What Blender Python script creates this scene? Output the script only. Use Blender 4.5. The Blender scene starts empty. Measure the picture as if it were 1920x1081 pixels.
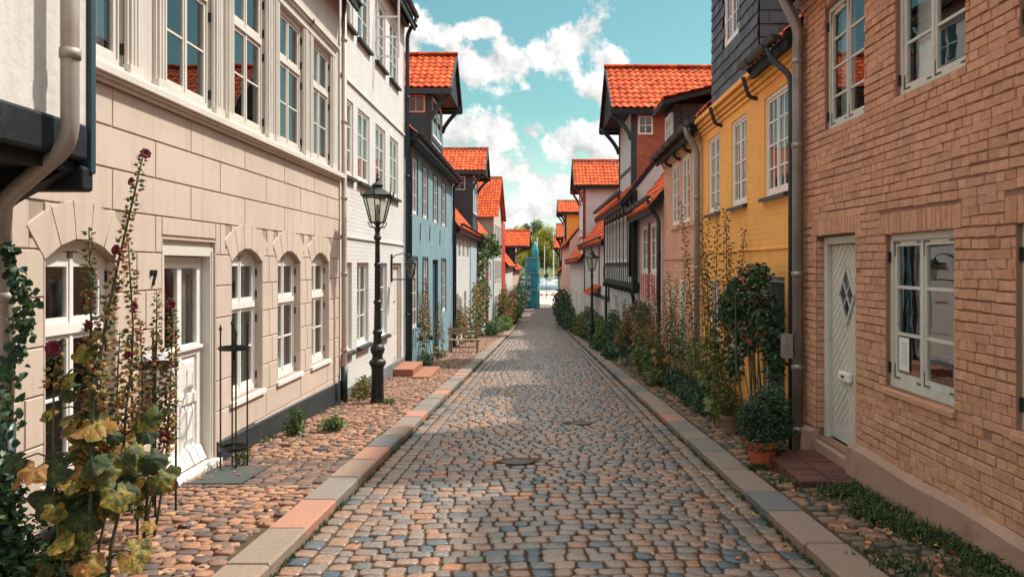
import bpy, math, random
from mathutils import Vector, Matrix
R = random.Random(11)
sc = bpy.context.scene
COL = sc.collection
rad = math.radians

# ------------------------------------------------------------------ camera
cd = bpy.data.cameras.new('camera'); cam = bpy.data.objects.new('camera', cd); COL.objects.link(cam)
cam.location = (0, 0, 1.75); cam.rotation_euler = (rad(90), 0, 0)
cd.sensor_width = 36; cd.lens = 28.125; cd.shift_x = -0.026; cd.shift_y = -0.0227
cd.clip_start = 0.05; cd.clip_end = 5000
sc.camera = cam
sc.view_settings.view_transform = 'Standard'; sc.view_settings.look = 'None'
sc.view_settings.gamma = 1; sc.view_settings.exposure = 0.75
# ------------------------------------------------------------------ sun
SUN = Vector((1.0, 0.62, 1.60)).normalized()
sl = bpy.data.lights.new('sun', 'SUN'); sl.energy = 3.45; sl.angle = rad(2.2); sl.color = (1.0, 0.945, 0.86)
so = bpy.data.objects.new('sun', sl); COL.objects.link(so)
so.rotation_euler = SUN.to_track_quat('Z', 'Y').to_euler()
# ------------------------------------------------------------------ world: Nishita sky with broken cloud
wd = bpy.data.worlds.new('World'); sc.world = wd; wd.use_nodes = True
nt = wd.node_tree; nt.nodes.clear()
def N(nt, t, **kw):
    n = nt.nodes.new(t)
    for k, v in kw.items(): setattr(n, k, v)
    return n
def math_(nt, op, a, b=None, c=None, clamp=False):
    n = N(nt, 'ShaderNodeMath', operation=op); n.use_clamp = clamp
    for i, v in enumerate((a, b, c)):
        if v is None: continue
        if isinstance(v, (int, float)): n.inputs[i].default_value = v
        else: nt.links.new(v, n.inputs[i])
    return n.outputs[0]
def sky_world():
    out = N(nt, 'ShaderNodeOutputWorld'); bg = N(nt, 'ShaderNodeBackground')
    sky = N(nt, 'ShaderNodeTexSky', sky_type='NISHITA'); sky.sun_disc = False
    sky.sun_elevation = math.asin(SUN.z); sky.sun_rotation = math.atan2(SUN.x, SUN.y)
    sky.air_density = 1.2; sky.dust_density = 0.6; sky.ozone_density = 1.4
    tc = N(nt, 'ShaderNodeTexCoord'); gen = tc.outputs['Generated']
    sep = N(nt, 'ShaderNodeSeparateXYZ'); nt.links.new(gen, sep.inputs[0])
    # the teal tone of the air
    tint = N(nt, 'ShaderNodeMix', data_type='RGBA', blend_type='MULTIPLY'); tint.inputs[0].default_value = 1
    nt.links.new(sky.outputs[0], tint.inputs[6]); tint.inputs[7].default_value = (SKYT[0], SKYT[1], SKYT[2], 1)
    # warped direction
    n1 = N(nt, 'ShaderNodeTexNoise'); n1.inputs['Scale'].default_value = 19; n1.inputs['Detail'].default_value = 9; n1.inputs['Roughness'].default_value = .62
    nt.links.new(gen, n1.inputs['Vector'])
    n2 = N(nt, 'ShaderNodeTexNoise'); n2.inputs['Scale'].default_value = 2.6; n2.inputs['Detail'].default_value = 5; n2.inputs['Roughness'].default_value = .55
    nt.links.new(gen, n2.inputs['Vector'])
    cur = None
    for (px, py, rx, rz) in CLOUDS:
        d = Vector(((px - 1010) / 1500, 1, (497 - py) / 1500)); L = d.length; d = d / L
        sub = N(nt, 'ShaderNodeVectorMath', operation='SUBTRACT'); nt.links.new(gen, sub.inputs[0]); sub.inputs[1].default_value = d
        mul = N(nt, 'ShaderNodeVectorMath', operation='MULTIPLY'); nt.links.new(sub.outputs[0], mul.inputs[0])
        mul.inputs[1].default_value = (1500 * L / rx, 4, 1500 * L / rz)
        ln = N(nt, 'ShaderNodeVectorMath', operation='LENGTH'); nt.links.new(mul.outputs[0], ln.inputs[0])
        v = math_(nt, 'SUBTRACT', 1.0, ln.outputs['Value'])
        cur = v if cur is None else math_(nt, 'SMOOTH_MAX', cur, v, .18)
    cur = math_(nt, 'MAXIMUM', cur, -1.2)
    a = math_(nt, 'MULTIPLY_ADD', n1.outputs[0], 4.0, -2.06)
    val = math_(nt, 'ADD', cur, a)
    # general broken cloud out of view, added overhead for fill light
    side = math_(nt, 'SUBTRACT', sep.outputs[2], math_(nt, 'MULTIPLY', sep.outputs[1], 0.38))
    side = math_(nt, 'MULTIPLY', side, 5.0, clamp=True)
    g = math_(nt, 'MULTIPLY_ADD', n2.outputs[0], 9.0, -4.0)
    g = math_(nt, 'ADD', g, math_(nt, 'MULTIPLY', math_(nt, 'SUBTRACT', n1.outputs[0], .5), 2.0))
    g = math_(nt, 'MULTIPLY_ADD', math_(nt, 'SUBTRACT', 1.0, side), -4.0, g)
    val = math_(nt, 'MAXIMUM', val, g)
    mask = N(nt, 'ShaderNodeMapRange', interpolation_type='SMOOTHSTEP'); nt.links.new(val, mask.inputs[0])
    mask.inputs[1].default_value = -.10; mask.inputs[2].default_value = .40
    # cloud body colour: bright billows, greyer hollows and bases
    off = N(nt, 'ShaderNodeVectorMath', operation='ADD'); nt.links.new(gen, off.inputs[0]); off.inputs[1].default_value = (.012, 0, .02)
    n3 = N(nt, 'ShaderNodeTexNoise'); n3.inputs['Scale'].default_value = 19; n3.inputs['Detail'].default_value = 9; n3.inputs['Roughness'].default_value = .62
    nt.links.new(off.outputs[0], n3.inputs['Vector'])
    df = math_(nt, 'SUBTRACT', n1.outputs[0], n3.outputs[0])
    sh = math_(nt, 'MULTIPLY_ADD', df, 3.2, 0.62, clamp=True)
    cr = N(nt, 'ShaderNodeMix', data_type='RGBA'); nt.links.new(sh, cr.inputs[0])
    cr.inputs[6].default_value = (.50*CLB, .52*CLB, .53*CLB, 1); cr.inputs[7].default_value = (1.0*CLB, .985*CLB, .95*CLB, 1)
    sc_ = N(nt, 'ShaderNodeVectorMath', operation='SCALE'); nt.links.new(tint.outputs[2], sc_.inputs[0]); sc_.inputs[3].default_value = SKYS * 10
    # pale veil near the horizon
    hz = N(nt, 'ShaderNodeMapRange', interpolation_type='SMOOTHSTEP'); nt.links.new(sep.outputs[2], hz.inputs[0])
    hz.inputs[1].default_value = .20; hz.inputs[2].default_value = -.01; hz.inputs[3].default_value = 0.0; hz.inputs[4].default_value = .92
    veil = N(nt, 'ShaderNodeMix', data_type='RGBA'); nt.links.new(hz.outputs[0], veil.inputs[0]); nt.links.new(sc_.outputs[0], veil.inputs[6])
    veil.inputs[7].default_value = (5.6, 6.5, 6.6, 1)
    mx = N(nt, 'ShaderNodeMix', data_type='RGBA'); nt.links.new(mask.outputs[0], mx.inputs[0]); nt.links.new(veil.outputs[2], mx.inputs[6]); nt.links.new(cr.outputs[2], mx.inputs[7])
    # unseen sky above the view, brightened with height as added fill light
    el = N(nt, 'ShaderNodeMapRange', interpolation_type='SMOOTHSTEP'); nt.links.new(sep.outputs[2], el.inputs[0])
    el.inputs[1].default_value = .36; el.inputs[2].default_value = .75; el.inputs[3].default_value = 1.0; el.inputs[4].default_value = HIGH_FILL
    hs = N(nt, 'ShaderNodeVectorMath', operation='SCALE'); nt.links.new(mx.outputs[2], hs.inputs[0]); nt.links.new(el.outputs[0], hs.inputs[3])
    nt.links.new(hs.outputs[0], bg.inputs[0]); bg.inputs[1].default_value = 0.1
    nt.links.new(bg.outputs[0], out.inputs[0])
SKYT = (0.74, 1.12, 0.88); SKYS = 0.072; CLB = 7.0; HIGH_FILL = 2.5
CLOUDS = [(800, 60, 60, 45), (760, 85, 60, 40), (905, 55, 34, 20), (900, 128, 75, 38), (960, 118, 85, 46), (1030, 102, 90, 52), (1095, 80, 66, 62), (1125, 108, 50, 32),
          (1130, 165, 60, 36), (1150, 120, 30, 30), (850, 250, 55, 45), (835, 225, 30, 30), (945, 260, 70, 42), (990, 245, 30, 22), (960, 320, 75, 55), (1010, 345, 75, 36), (1060, 350, 40, 24),
          (1065, 275, 65, 42), (1110, 265, 70, 40), (1145, 290, 60, 60), (1000, 395, 60, 24), (950, 400, 50, 24), (1040, 400, 40, 20), (905, 330, 40, 60), (1000, 440, 90, 20)]
sky_world()

# ------------------------------------------------------------------ ground profile (the street falls towards the harbour)
def gz(y):
    if y < 55: return -0.05 * y
    if y < 77: return -2.75 - .05 * (y - 55) + .05 * (y - 55) ** 2 / 44
    return -3.3
def smooth(t): t = max(0, min(1, t)); return t * t * (3 - 2 * t)
def poly(x, pts):
    if x <= pts[0][0]: return pts[0][1]
    for (a, b), (c, d) in zip(pts, pts[1:]):
        if x <= c: return b + (d - b) * (x - a) / (c - a)
    return pts[-1][1]
LF = [(42, -3.41), (56, -3.2), (66, -2.75), (80, -2.6), (95, -2.2)]
RF = [(24, 3.03), (33, 2.95), (45, 2.5), (60, 2.3), (80, 2.2), (95, 2.3)]
KL = [(45, -1.74), (66, -1.72), (100, -1.5)]       # road edge left
KR = [(45, 1.88), (66, 1.85), (100, 1.75)]
def pave_l(x, y): return gz(y) + .062 + .02 * smooth((-2.0 - x) / 1.4)
def pave_r(x, y): return gz(y) + .052 + .02 * smooth((x - 2.2) / .9)
def road_z(x, y): return gz(y) + .035 * (1 - (x / 1.8) ** 2) - .01

# ------------------------------------------------------------------ mesh builder
ORG = {}
class MB:
    def __init__(s): s.v = []; s.f = []; s.t = []; s.tone = .5
    def face(s, pts, tone=None):
        i = len(s.v); s.v.extend(pts); s.f.append(tuple(range(i, i + len(pts)))); s.t.append(s.tone if tone is None else tone)
    def add(s, vs, fs, tone=None):
        i = len(s.v); s.v.extend(vs); t = s.tone if tone is None else tone
        for f in fs: s.f.append(tuple(i + k for k in f)); s.t.append(t)
    def hexa(s, p, tone=None):      # 8 points: bottom 4, top 4
        s.add(p, [(0, 3, 2, 1), (4, 5, 6, 7), (0, 1, 5, 4), (1, 2, 6, 5), (2, 3, 7, 6), (3, 0, 4, 7)], tone)
    def box(s, x0, x1, y0, y1, z0, z1, tone=None):
        s.hexa([(x0, y0, z0), (x1, y0, z0), (x1, y1, z0), (x0, y1, z0), (x0, y0, z1), (x1, y0, z1), (x1, y1, z1), (x0, y1, z1)], tone)
    def fbox(s, F, u0, u1, w0, w1, z0, z1, tone=None):
        s.hexa([F(u0, w0, z0), F(u1, w0, z0), F(u1, w1, z0), F(u0, w1, z0), F(u0, w0, z1), F(u1, w0, z1), F(u1, w1, z1), F(u0, w1, z1)], tone)
    def bar(s, a, b, w, h, tone=None, up=(0, 0, 1)):
        a = Vector(a); b = Vector(b); d = (b - a).normalized(); u = Vector(up)
        if abs(d.dot(u)) > .98: u = Vector((0, 1, 0))
        x = d.cross(u).normalized() * w / 2; z = x.normalized().cross(d).normalized() * h / 2
        s.hexa([a - x - z, a + x - z, b + x - z, b - x - z, a - x + z, a + x + z, b + x + z, b - x + z], tone)
    def tube(s, pts, r, n=8, tone=None, cap=True):
        pts = [Vector(p) for p in pts]; m = len(pts)
        rr = r if isinstance(r, (list, tuple)) else [r] * m
        base = len(s.v); t = s.tone if tone is None else tone
        px = None
        for i, p in enumerate(pts):
            d = (pts[min(i + 1, m - 1)] - pts[max(i - 1, 0)]).normalized()
            if px is None:
                px = d.orthogonal().normalized()
            else:
                px = (px - d * px.dot(d))
                px = px.normalized() if px.length > 1e-6 else d.orthogonal().normalized()
            py = d.cross(px)
            for k in range(n):
                a = 2 * math.pi * k / n
                s.v.append(p + (px * math.cos(a) + py * math.sin(a)) * rr[i])
        for i in range(m - 1):
            for k in range(n):
                a = base + i * n + k; b = base + i * n + (k + 1) % n
                s.f.append((a, b, b + n, a + n)); s.t.append(t)
        if cap:
            s.f.append(tuple(base + k for k in range(n))[::-1]); s.t.append(t)
            s.f.append(tuple(base + (m - 1) * n + k for k in range(n))); s.t.append(t)
    def lathe(s, c, prof, n=16, tone=None, rot=0):
        cx, cy, cz = c; base = len(s.v); t = s.tone if tone is None else tone
        for (r, z) in prof:
            for k in range(n):
                a = rot + 2 * math.pi * k / n; s.v.append((cx + r * math.cos(a), cy + r * math.sin(a), cz + z))
        for i in range(len(prof) - 1):
            for k in range(n):
                a = base + i * n + k; b = base + i * n + (k + 1) % n
                s.f.append((a, b, b + n, a + n)); s.t.append(t)
        s.f.append(tuple(base + k for k in range(n))[::-1]); s.t.append(t)
        s.f.append(tuple(base + (len(prof) - 1) * n + k for k in range(n))); s.t.append(t)
    def blob(s, c, r, tone=None, n=6, sq=(1, 1, 1)):
        cx, cy, cz = c
        s.lathe(c, [(r * sq[0] * math.sin(a), -r * sq[2] * math.cos(a)) for a in (.25, .9, 1.57, 2.25, 2.9)], n, tone)
    def leaf(s, c, d, nrm, L, W, tone, fold=.18):
        c = Vector(c); d = Vector(d).normalized(); nrm = Vector(nrm)
        x = d.cross(nrm)
        x = x.normalized() if x.length > 1e-5 else d.orthogonal().normalized()
        nn = x.cross(d).normalized()
        i = len(s.v)
        s.v += [c, c + d * L * .35 + x * W * .5 + nn * L * fold, c + d * L * .78 + x * W * .36 + nn * L * fold * .6, c + d * L - nn * L * fold * .3,
                c + d * L * .78 - x * W * .36 + nn * L * fold * .6, c + d * L * .35 - x * W * .5 + nn * L * fold, c + d * L * .5]
        for f in ((0, 1, 6), (1, 2, 6), (2, 3, 6), (3, 4, 6), (4, 5, 6), (5, 0, 6)): s.f.append(tuple(i + k for k in f)); s.t.append(tone)
    def quadleaf(s, c, d, nrm, L, W, tone):
        c = Vector(c); d = Vector(d).normalized(); nrm = Vector(nrm); x = d.cross(nrm)
        x = x.normalized() if x.length > 1e-5 else d.orthogonal().normalized()
        i = len(s.v); s.v += [c, c + d * L * .5 + x * W * .5, c + d * L, c + d * L * .5 - x * W * .5]
        s.f.append((i, i + 1, i + 2, i + 3)); s.t.append(tone)
    def bigleaf(s, c, d, nrm, r, tone):
        c = Vector(c); d = Vector(d).normalized(); nrm = Vector(nrm); x = d.cross(nrm).normalized(); nn = x.cross(d).normalized()
        i = len(s.v); s.v.append(c); n = 22; ph = R.random() * 6; curl = R.uniform(.15, .6)
        for ring in (1, 2, 3, 4):
            q = ring / 4
            for k in range(n):
                a = -2.75 + 5.5 * k / (n - 1)
                lob = 1 + .09 * math.cos(a * 5) - .07 * abs(math.sin(a * 2.5)) + R.uniform(-.09, .09)
                rr_ = r * q * (1 + (lob - 1) * q) * (1 + R.uniform(-.03, .03))
                h = -curl * r * q ** 2 + .06 * r * math.cos(a * 5) * q + .09 * r * math.sin(a * 3 + ph) * q * q + r * R.uniform(-.045, .045)
                s.v.append(c + d * (rr_ * math.cos(a) + r * .25 * q) + x * rr_ * math.sin(a) + nn * h)
        for k in range(n - 1): s.f.append((i, i + 1 + k, i + 2 + k)); s.t.append(tone)
        for ring in range(3):
            b = i + 1 + ring * n
            for k in range(n - 1): s.f.append((b + k, b + k + n, b + k + n + 1, b + k + 1)); s.t.append(tone + R.uniform(-.10, .10) + (.18 if ring == 2 and R.random() < .4 else 0))
    def split(s, name, mat, parent=None, smooth=False, bevel=0):
        p = list(range(len(s.v)))
        def fd(a):
            while p[a] != a: p[a] = p[p[a]]; a = p[a]
            return a
        for f in s.f:
            for k in f[1:]: p[fd(k)] = fd(f[0])
        gr = {}
        for f, t in zip(s.f, s.t): gr.setdefault(fd(f[0]), []).append((f, t))
        out = []
        for g in gr.values():
            m = MB()
            for f, t in g: m.add([s.v[k] for k in f], [tuple(range(len(f)))], t)
            # weld
            ix = {}; vs = []; fs = []
            for f, t in g:
                q = []
                for k in f:
                    if k not in ix: ix[k] = len(vs); vs.append(s.v[k])
                    q.append(ix[k])
                fs.append(tuple(q))
            m.v = vs; m.f = fs; m.t = [t for f, t in g]; out.append(m.build(name, mat, parent, smooth, bevel))
        return out[0] if out else None
    def build(s, name, mat, parent=None, smooth=False, bevel=0):
        org = ORG.get(parent.as_pointer(), Vector()) if parent else Vector()
        me = bpy.data.meshes.new(name)
        me.from_pydata([tuple(Vector(p) - org) for p in s.v], [], s.f)
        at = me.attributes.new('tone', 'FLOAT', 'FACE'); at.data.foreach_set('value', s.t)
        if smooth: me.polygons.foreach_set('use_smooth', [True] * len(s.f))
        me.materials.append(mat); me.update()
        o = bpy.data.objects.new(name, me); COL.objects.link(o)
        if parent: o.parent = parent; ORG[o.as_pointer()] = org
        if bevel:
            b = o.modifiers.new('bevel', 'BEVEL'); b.width = bevel; b.segments = 2; b.limit_method = 'ANGLE'
        return o
def tag(o, label, cat, group=None, kind=None):
    if label: o['label'] = label
    if cat: o['category'] = cat
    if group: o['group'] = group
    if kind: o['kind'] = kind
    return o
def thing(name, label, cat, loc, group=None):
    o = bpy.data.objects.new(name, None); COL.objects.link(o); o.location = loc; o.empty_display_size = .2
    ORG[o.as_pointer()] = Vector(loc)
    return tag(o, label, cat, group)
def struct(o): o['kind'] = 'structure'; return o
def Fr(ax, ay, bx, by, out):
    A = Vector((ax, ay, 0)); d = (Vector((bx, by, 0)) - A).normalized(); n = Vector((d.y, -d.x, 0))
    if n.x * out < 0: n = -n
    def F(u, w, z): return Vector((A.x + d.x * u + n.x * w, A.y + d.y * u + n.y * w, z))
    return F

# ------------------------------------------------------------------ materials
def base_mat(name, rough=.7, metal=0., spec=.5):
    m = bpy.data.materials.new(name); m.use_nodes = True; t = m.node_tree
    b = t.nodes['Principled BSDF']; b.inputs['Roughness'].default_value = rough; b.inputs['Metallic'].default_value = metal
    b.inputs['Specular IOR Level'].default_value = spec
    return m, t, b
def noise(t, scale, detail=5, rough=.6, vec=None):
    n = N(t, 'ShaderNodeTexNoise'); n.inputs['Scale'].default_value = scale; n.inputs['Detail'].default_value = detail; n.inputs['Roughness'].default_value = rough
    if vec is None:
        tc = N(t, 'ShaderNodeTexCoord'); vec = tc.outputs['Object']
    t.links.new(vec, n.inputs['Vector']); return n
def mixc(t, fac, a, b, mode='MIX'):
    n = N(t, 'ShaderNodeMix', data_type='RGBA', blend_type=mode)
    for i, v in ((0, fac), (6, a), (7, b)):
        if isinstance(v, (int, float)): n.inputs[i].default_value = v
        elif isinstance(v, (tuple, list)): n.inputs[i].default_value = (v[0], v[1], v[2], 1)
        else: t.links.new(v, n.inputs[i])
    return n.outputs[2]
def bump(t, b, h, strength, dist=.01):
    n = N(t, 'ShaderNodeBump'); n.inputs['Strength'].default_value = strength; n.inputs['Distance'].default_value = dist
    t.links.new(h, n.inputs['Height']); t.links.new(n.outputs[0], b.inputs['Normal']); return n
def rng(t, v, a, b, c=0., d=1.):
    n = N(t, 'ShaderNodeMapRange'); t.links.new(v, n.inputs[0])
    for i, x in enumerate((a, b, c, d)): n.inputs[i + 1].default_value = x
    return n.outputs[0]
def plain(name, col, rough=.7, metal=0., var=.25, scale=1.3, fine=28, bmp=.25, dist=.006, dirt=None, dirt_amt=.5, spec=.5, dscale=2.2, streak=0):
    m, t, b = base_mat(name, rough, metal, spec)
    n1 = noise(t, scale, 6); n2 = noise(t, fine, 5)
    d = tuple(c * (1 - var) for c in col); l = tuple(min(1, c * (1 + var * .55)) for c in col)
    c = mixc(t, rng(t, n1.outputs[0], .3, .7), d, l)
    c = mixc(t, rng(t, n2.outputs[0], .35, .7, 0, .35), c, tuple(x * (1 - var * .8) for x in col))
    if dirt:
        n3 = noise(t, dscale, 8, .7)
        c = mixc(t, rng(t, n3.outputs[0], .54, .68, 0, dirt_amt), c, dirt)
    if streak:     # rain streaks and grime, stretched down the wall
        tc = N(t, 'ShaderNodeTexCoord'); sv = N(t, 'ShaderNodeVectorMath', operation='MULTIPLY'); t.links.new(tc.outputs['Object'], sv.inputs[0]); sv.inputs[1].default_value = (5, 5, .55)
        n4 = noise(t, 1.5, 6, .65, sv.outputs[0]); c = mixc(t, rng(t, n4.outputs[0], .50, .72, 0, streak), c, tuple(x * .62 for x in col))
    t.links.new(c, b.inputs['Base Color'])
    if bmp: bump(t, b, n2.outputs[0], bmp, dist)
    return m
def toned(name, stops, rough=.7, var=.3, scale=20, bmp=.3, dist=.006, rv=0, spec=.5, trans=0, dirt=None, patch=0):
    m, t, b = base_mat(name, rough, 0, spec)
    at = N(t, 'ShaderNodeAttribute'); at.attribute_name = 'tone'
    cr = N(t, 'ShaderNodeValToRGB')
    if patch:
        pn = noise(t, 17, 4, .6); t.links.new(math_(t, 'ADD', at.outputs['Fac'], math_(t, 'MULTIPLY_ADD', pn.outputs[0], patch, -patch / 2)), cr.inputs[0])
    else: t.links.new(at.outputs['Fac'], cr.inputs[0])
    el = cr.color_ramp.elements
    while len(el) < len(stops): el.new(.5)
    for e, (p, c) in zip(el, stops): e.position = p; e.color = (c[0], c[1], c[2], 1)
    n2 = noise(t, scale, 5)
    mul = rng(t, n2.outputs[0], .3, .7, 1 - var, 1 + var * .4)
    sc_ = N(t, 'ShaderNodeVectorMath', operation='SCALE'); t.links.new(cr.outputs[0], sc_.inputs[0]); t.links.new(mul, sc_.inputs[3])
    c = sc_.outputs[0]
    if dirt:
        n3 = noise(t, 1.6, 8, .7); c = mixc(t, rng(t, n3.outputs[0], .52, .68, 0, .55), c, dirt)
    t.links.new(c, b.inputs['Base Color'])
    if rv: t.links.new(rng(t, n2.outputs[0], .3, .7, rough - rv, rough + rv), b.inputs['Roughness'])
    if bmp: bump(t, b, n2.outputs[0], bmp, dist)
    if trans:
        tr = N(t, 'ShaderNodeBsdfTranslucent'); t.links.new(c, tr.inputs[0]); mx = N(t, 'ShaderNodeMixShader'); mx.inputs[0].default_value = trans
        t.links.new(b.outputs[0], mx.inputs[1]); t.links.new(tr.outputs[0], mx.inputs[2])
        t.links.new(mx.outputs[0], t.nodes['Material Output'].inputs[0])
    return m
def bricky(name, col, mortar, bw=.23, bh=.075, ms=.008, rough=.8, var=.2, bmp=.6, dirt=None):
    m, t, b = base_mat(name, rough)
    tc = N(t, 'ShaderNodeTexCoord'); sp = N(t, 'ShaderNodeSeparateXYZ'); t.links.new(tc.outputs['Object'], sp.inputs[0])
    cb = N(t, 'ShaderNodeCombineXYZ'); t.links.new(math_(t, 'ADD', sp.outputs[1], sp.outputs[0]), cb.inputs[0]); t.links.new(sp.outputs[2], cb.inputs[1])
    wn = noise(t, 5, 3); ad = N(t, 'ShaderNodeVectorMath', operation='SCALE'); t.links.new(wn.outputs['Color'], ad.inputs[0]); ad.inputs[3].default_value = .018
    v = N(t, 'ShaderNodeVectorMath', operation='ADD'); t.links.new(cb.outputs[0], v.inputs[0]); t.links.new(ad.outputs[0], v.inputs[1])
    br = N(t, 'ShaderNodeTexBrick'); t.links.new(v.outputs[0], br.inputs['Vector'])
    br.inputs['Scale'].default_value = 1; br.inputs['Brick Width'].default_value = bw; br.inputs['Row Height'].default_value = bh
    br.inputs['Mortar Size'].default_value = ms; br.inputs['Mortar Smooth'].default_value = .6
    br.inputs['Color1'].default_value = (*[c * (1 - var) for c in col], 1); br.inputs['Color2'].default_value = (*[min(1, c * (1 + var)) for c in col], 1); br.inputs['Mortar'].default_value = (*mortar, 1)
    n1 = noise(t, 1.1, 6); n2 = noise(t, 35, 5)
    c = mixc(t, rng(t, n1.outputs[0], .35, .7, 0, .45), br.outputs[0], tuple(x * .72 for x in col))
    if dirt:
        n3 = noise(t, 1.7, 8, .7); c = mixc(t, rng(t, n3.outputs[0], .55, .68, 0, .5), c, dirt)
    t.links.new(c, b.inputs['Base Color'])
    h = math_(t, 'MULTIPLY_ADD', br.outputs['Fac'], -1.0, math_(t, 'MULTIPLY', n2.outputs[0], .5))
    bump(t, b, h, bmp, .012)
    return m
def glass(name, ior=.12, tint=(.80, .88, .86)):
    m = bpy.data.materials.new(name); m.use_nodes = True; t = m.node_tree; t.nodes.remove(t.nodes['Principled BSDF'])
    lw = N(t, 'ShaderNodeLayerWeight'); lw.inputs[0].default_value = .5
    f5 = math_(t, 'POWER', lw.outputs['Facing'], 4.0); fr_ = math_(t, 'MULTIPLY_ADD', f5, .88, ior, clamp=True)
    tr = N(t, 'ShaderNodeBsdfTransparent'); tr.inputs[0].default_value = (*tint, 1)
    gl = N(t, 'ShaderNodeBsdfGlossy'); gl.inputs['Roughness'].default_value = .015
    n = noise(t, 2.4, 2, .4); bp = N(t, 'ShaderNodeBump'); bp.inputs['Strength'].default_value = .12; bp.inputs['Distance'].default_value = .01
    t.links.new(n.outputs[0], bp.inputs['Height']); t.links.new(bp.outputs[0], gl.inputs['Normal'])
    mx = N(t, 'ShaderNodeMixShader'); t.links.new(fr_, mx.inputs[0]); t.links.new(tr.outputs[0], mx.inputs[1]); t.links.new(gl.outputs[0], mx.inputs[2])
    t.links.new(mx.outputs[0], t.nodes['Material Output'].inputs[0]); return m

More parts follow.
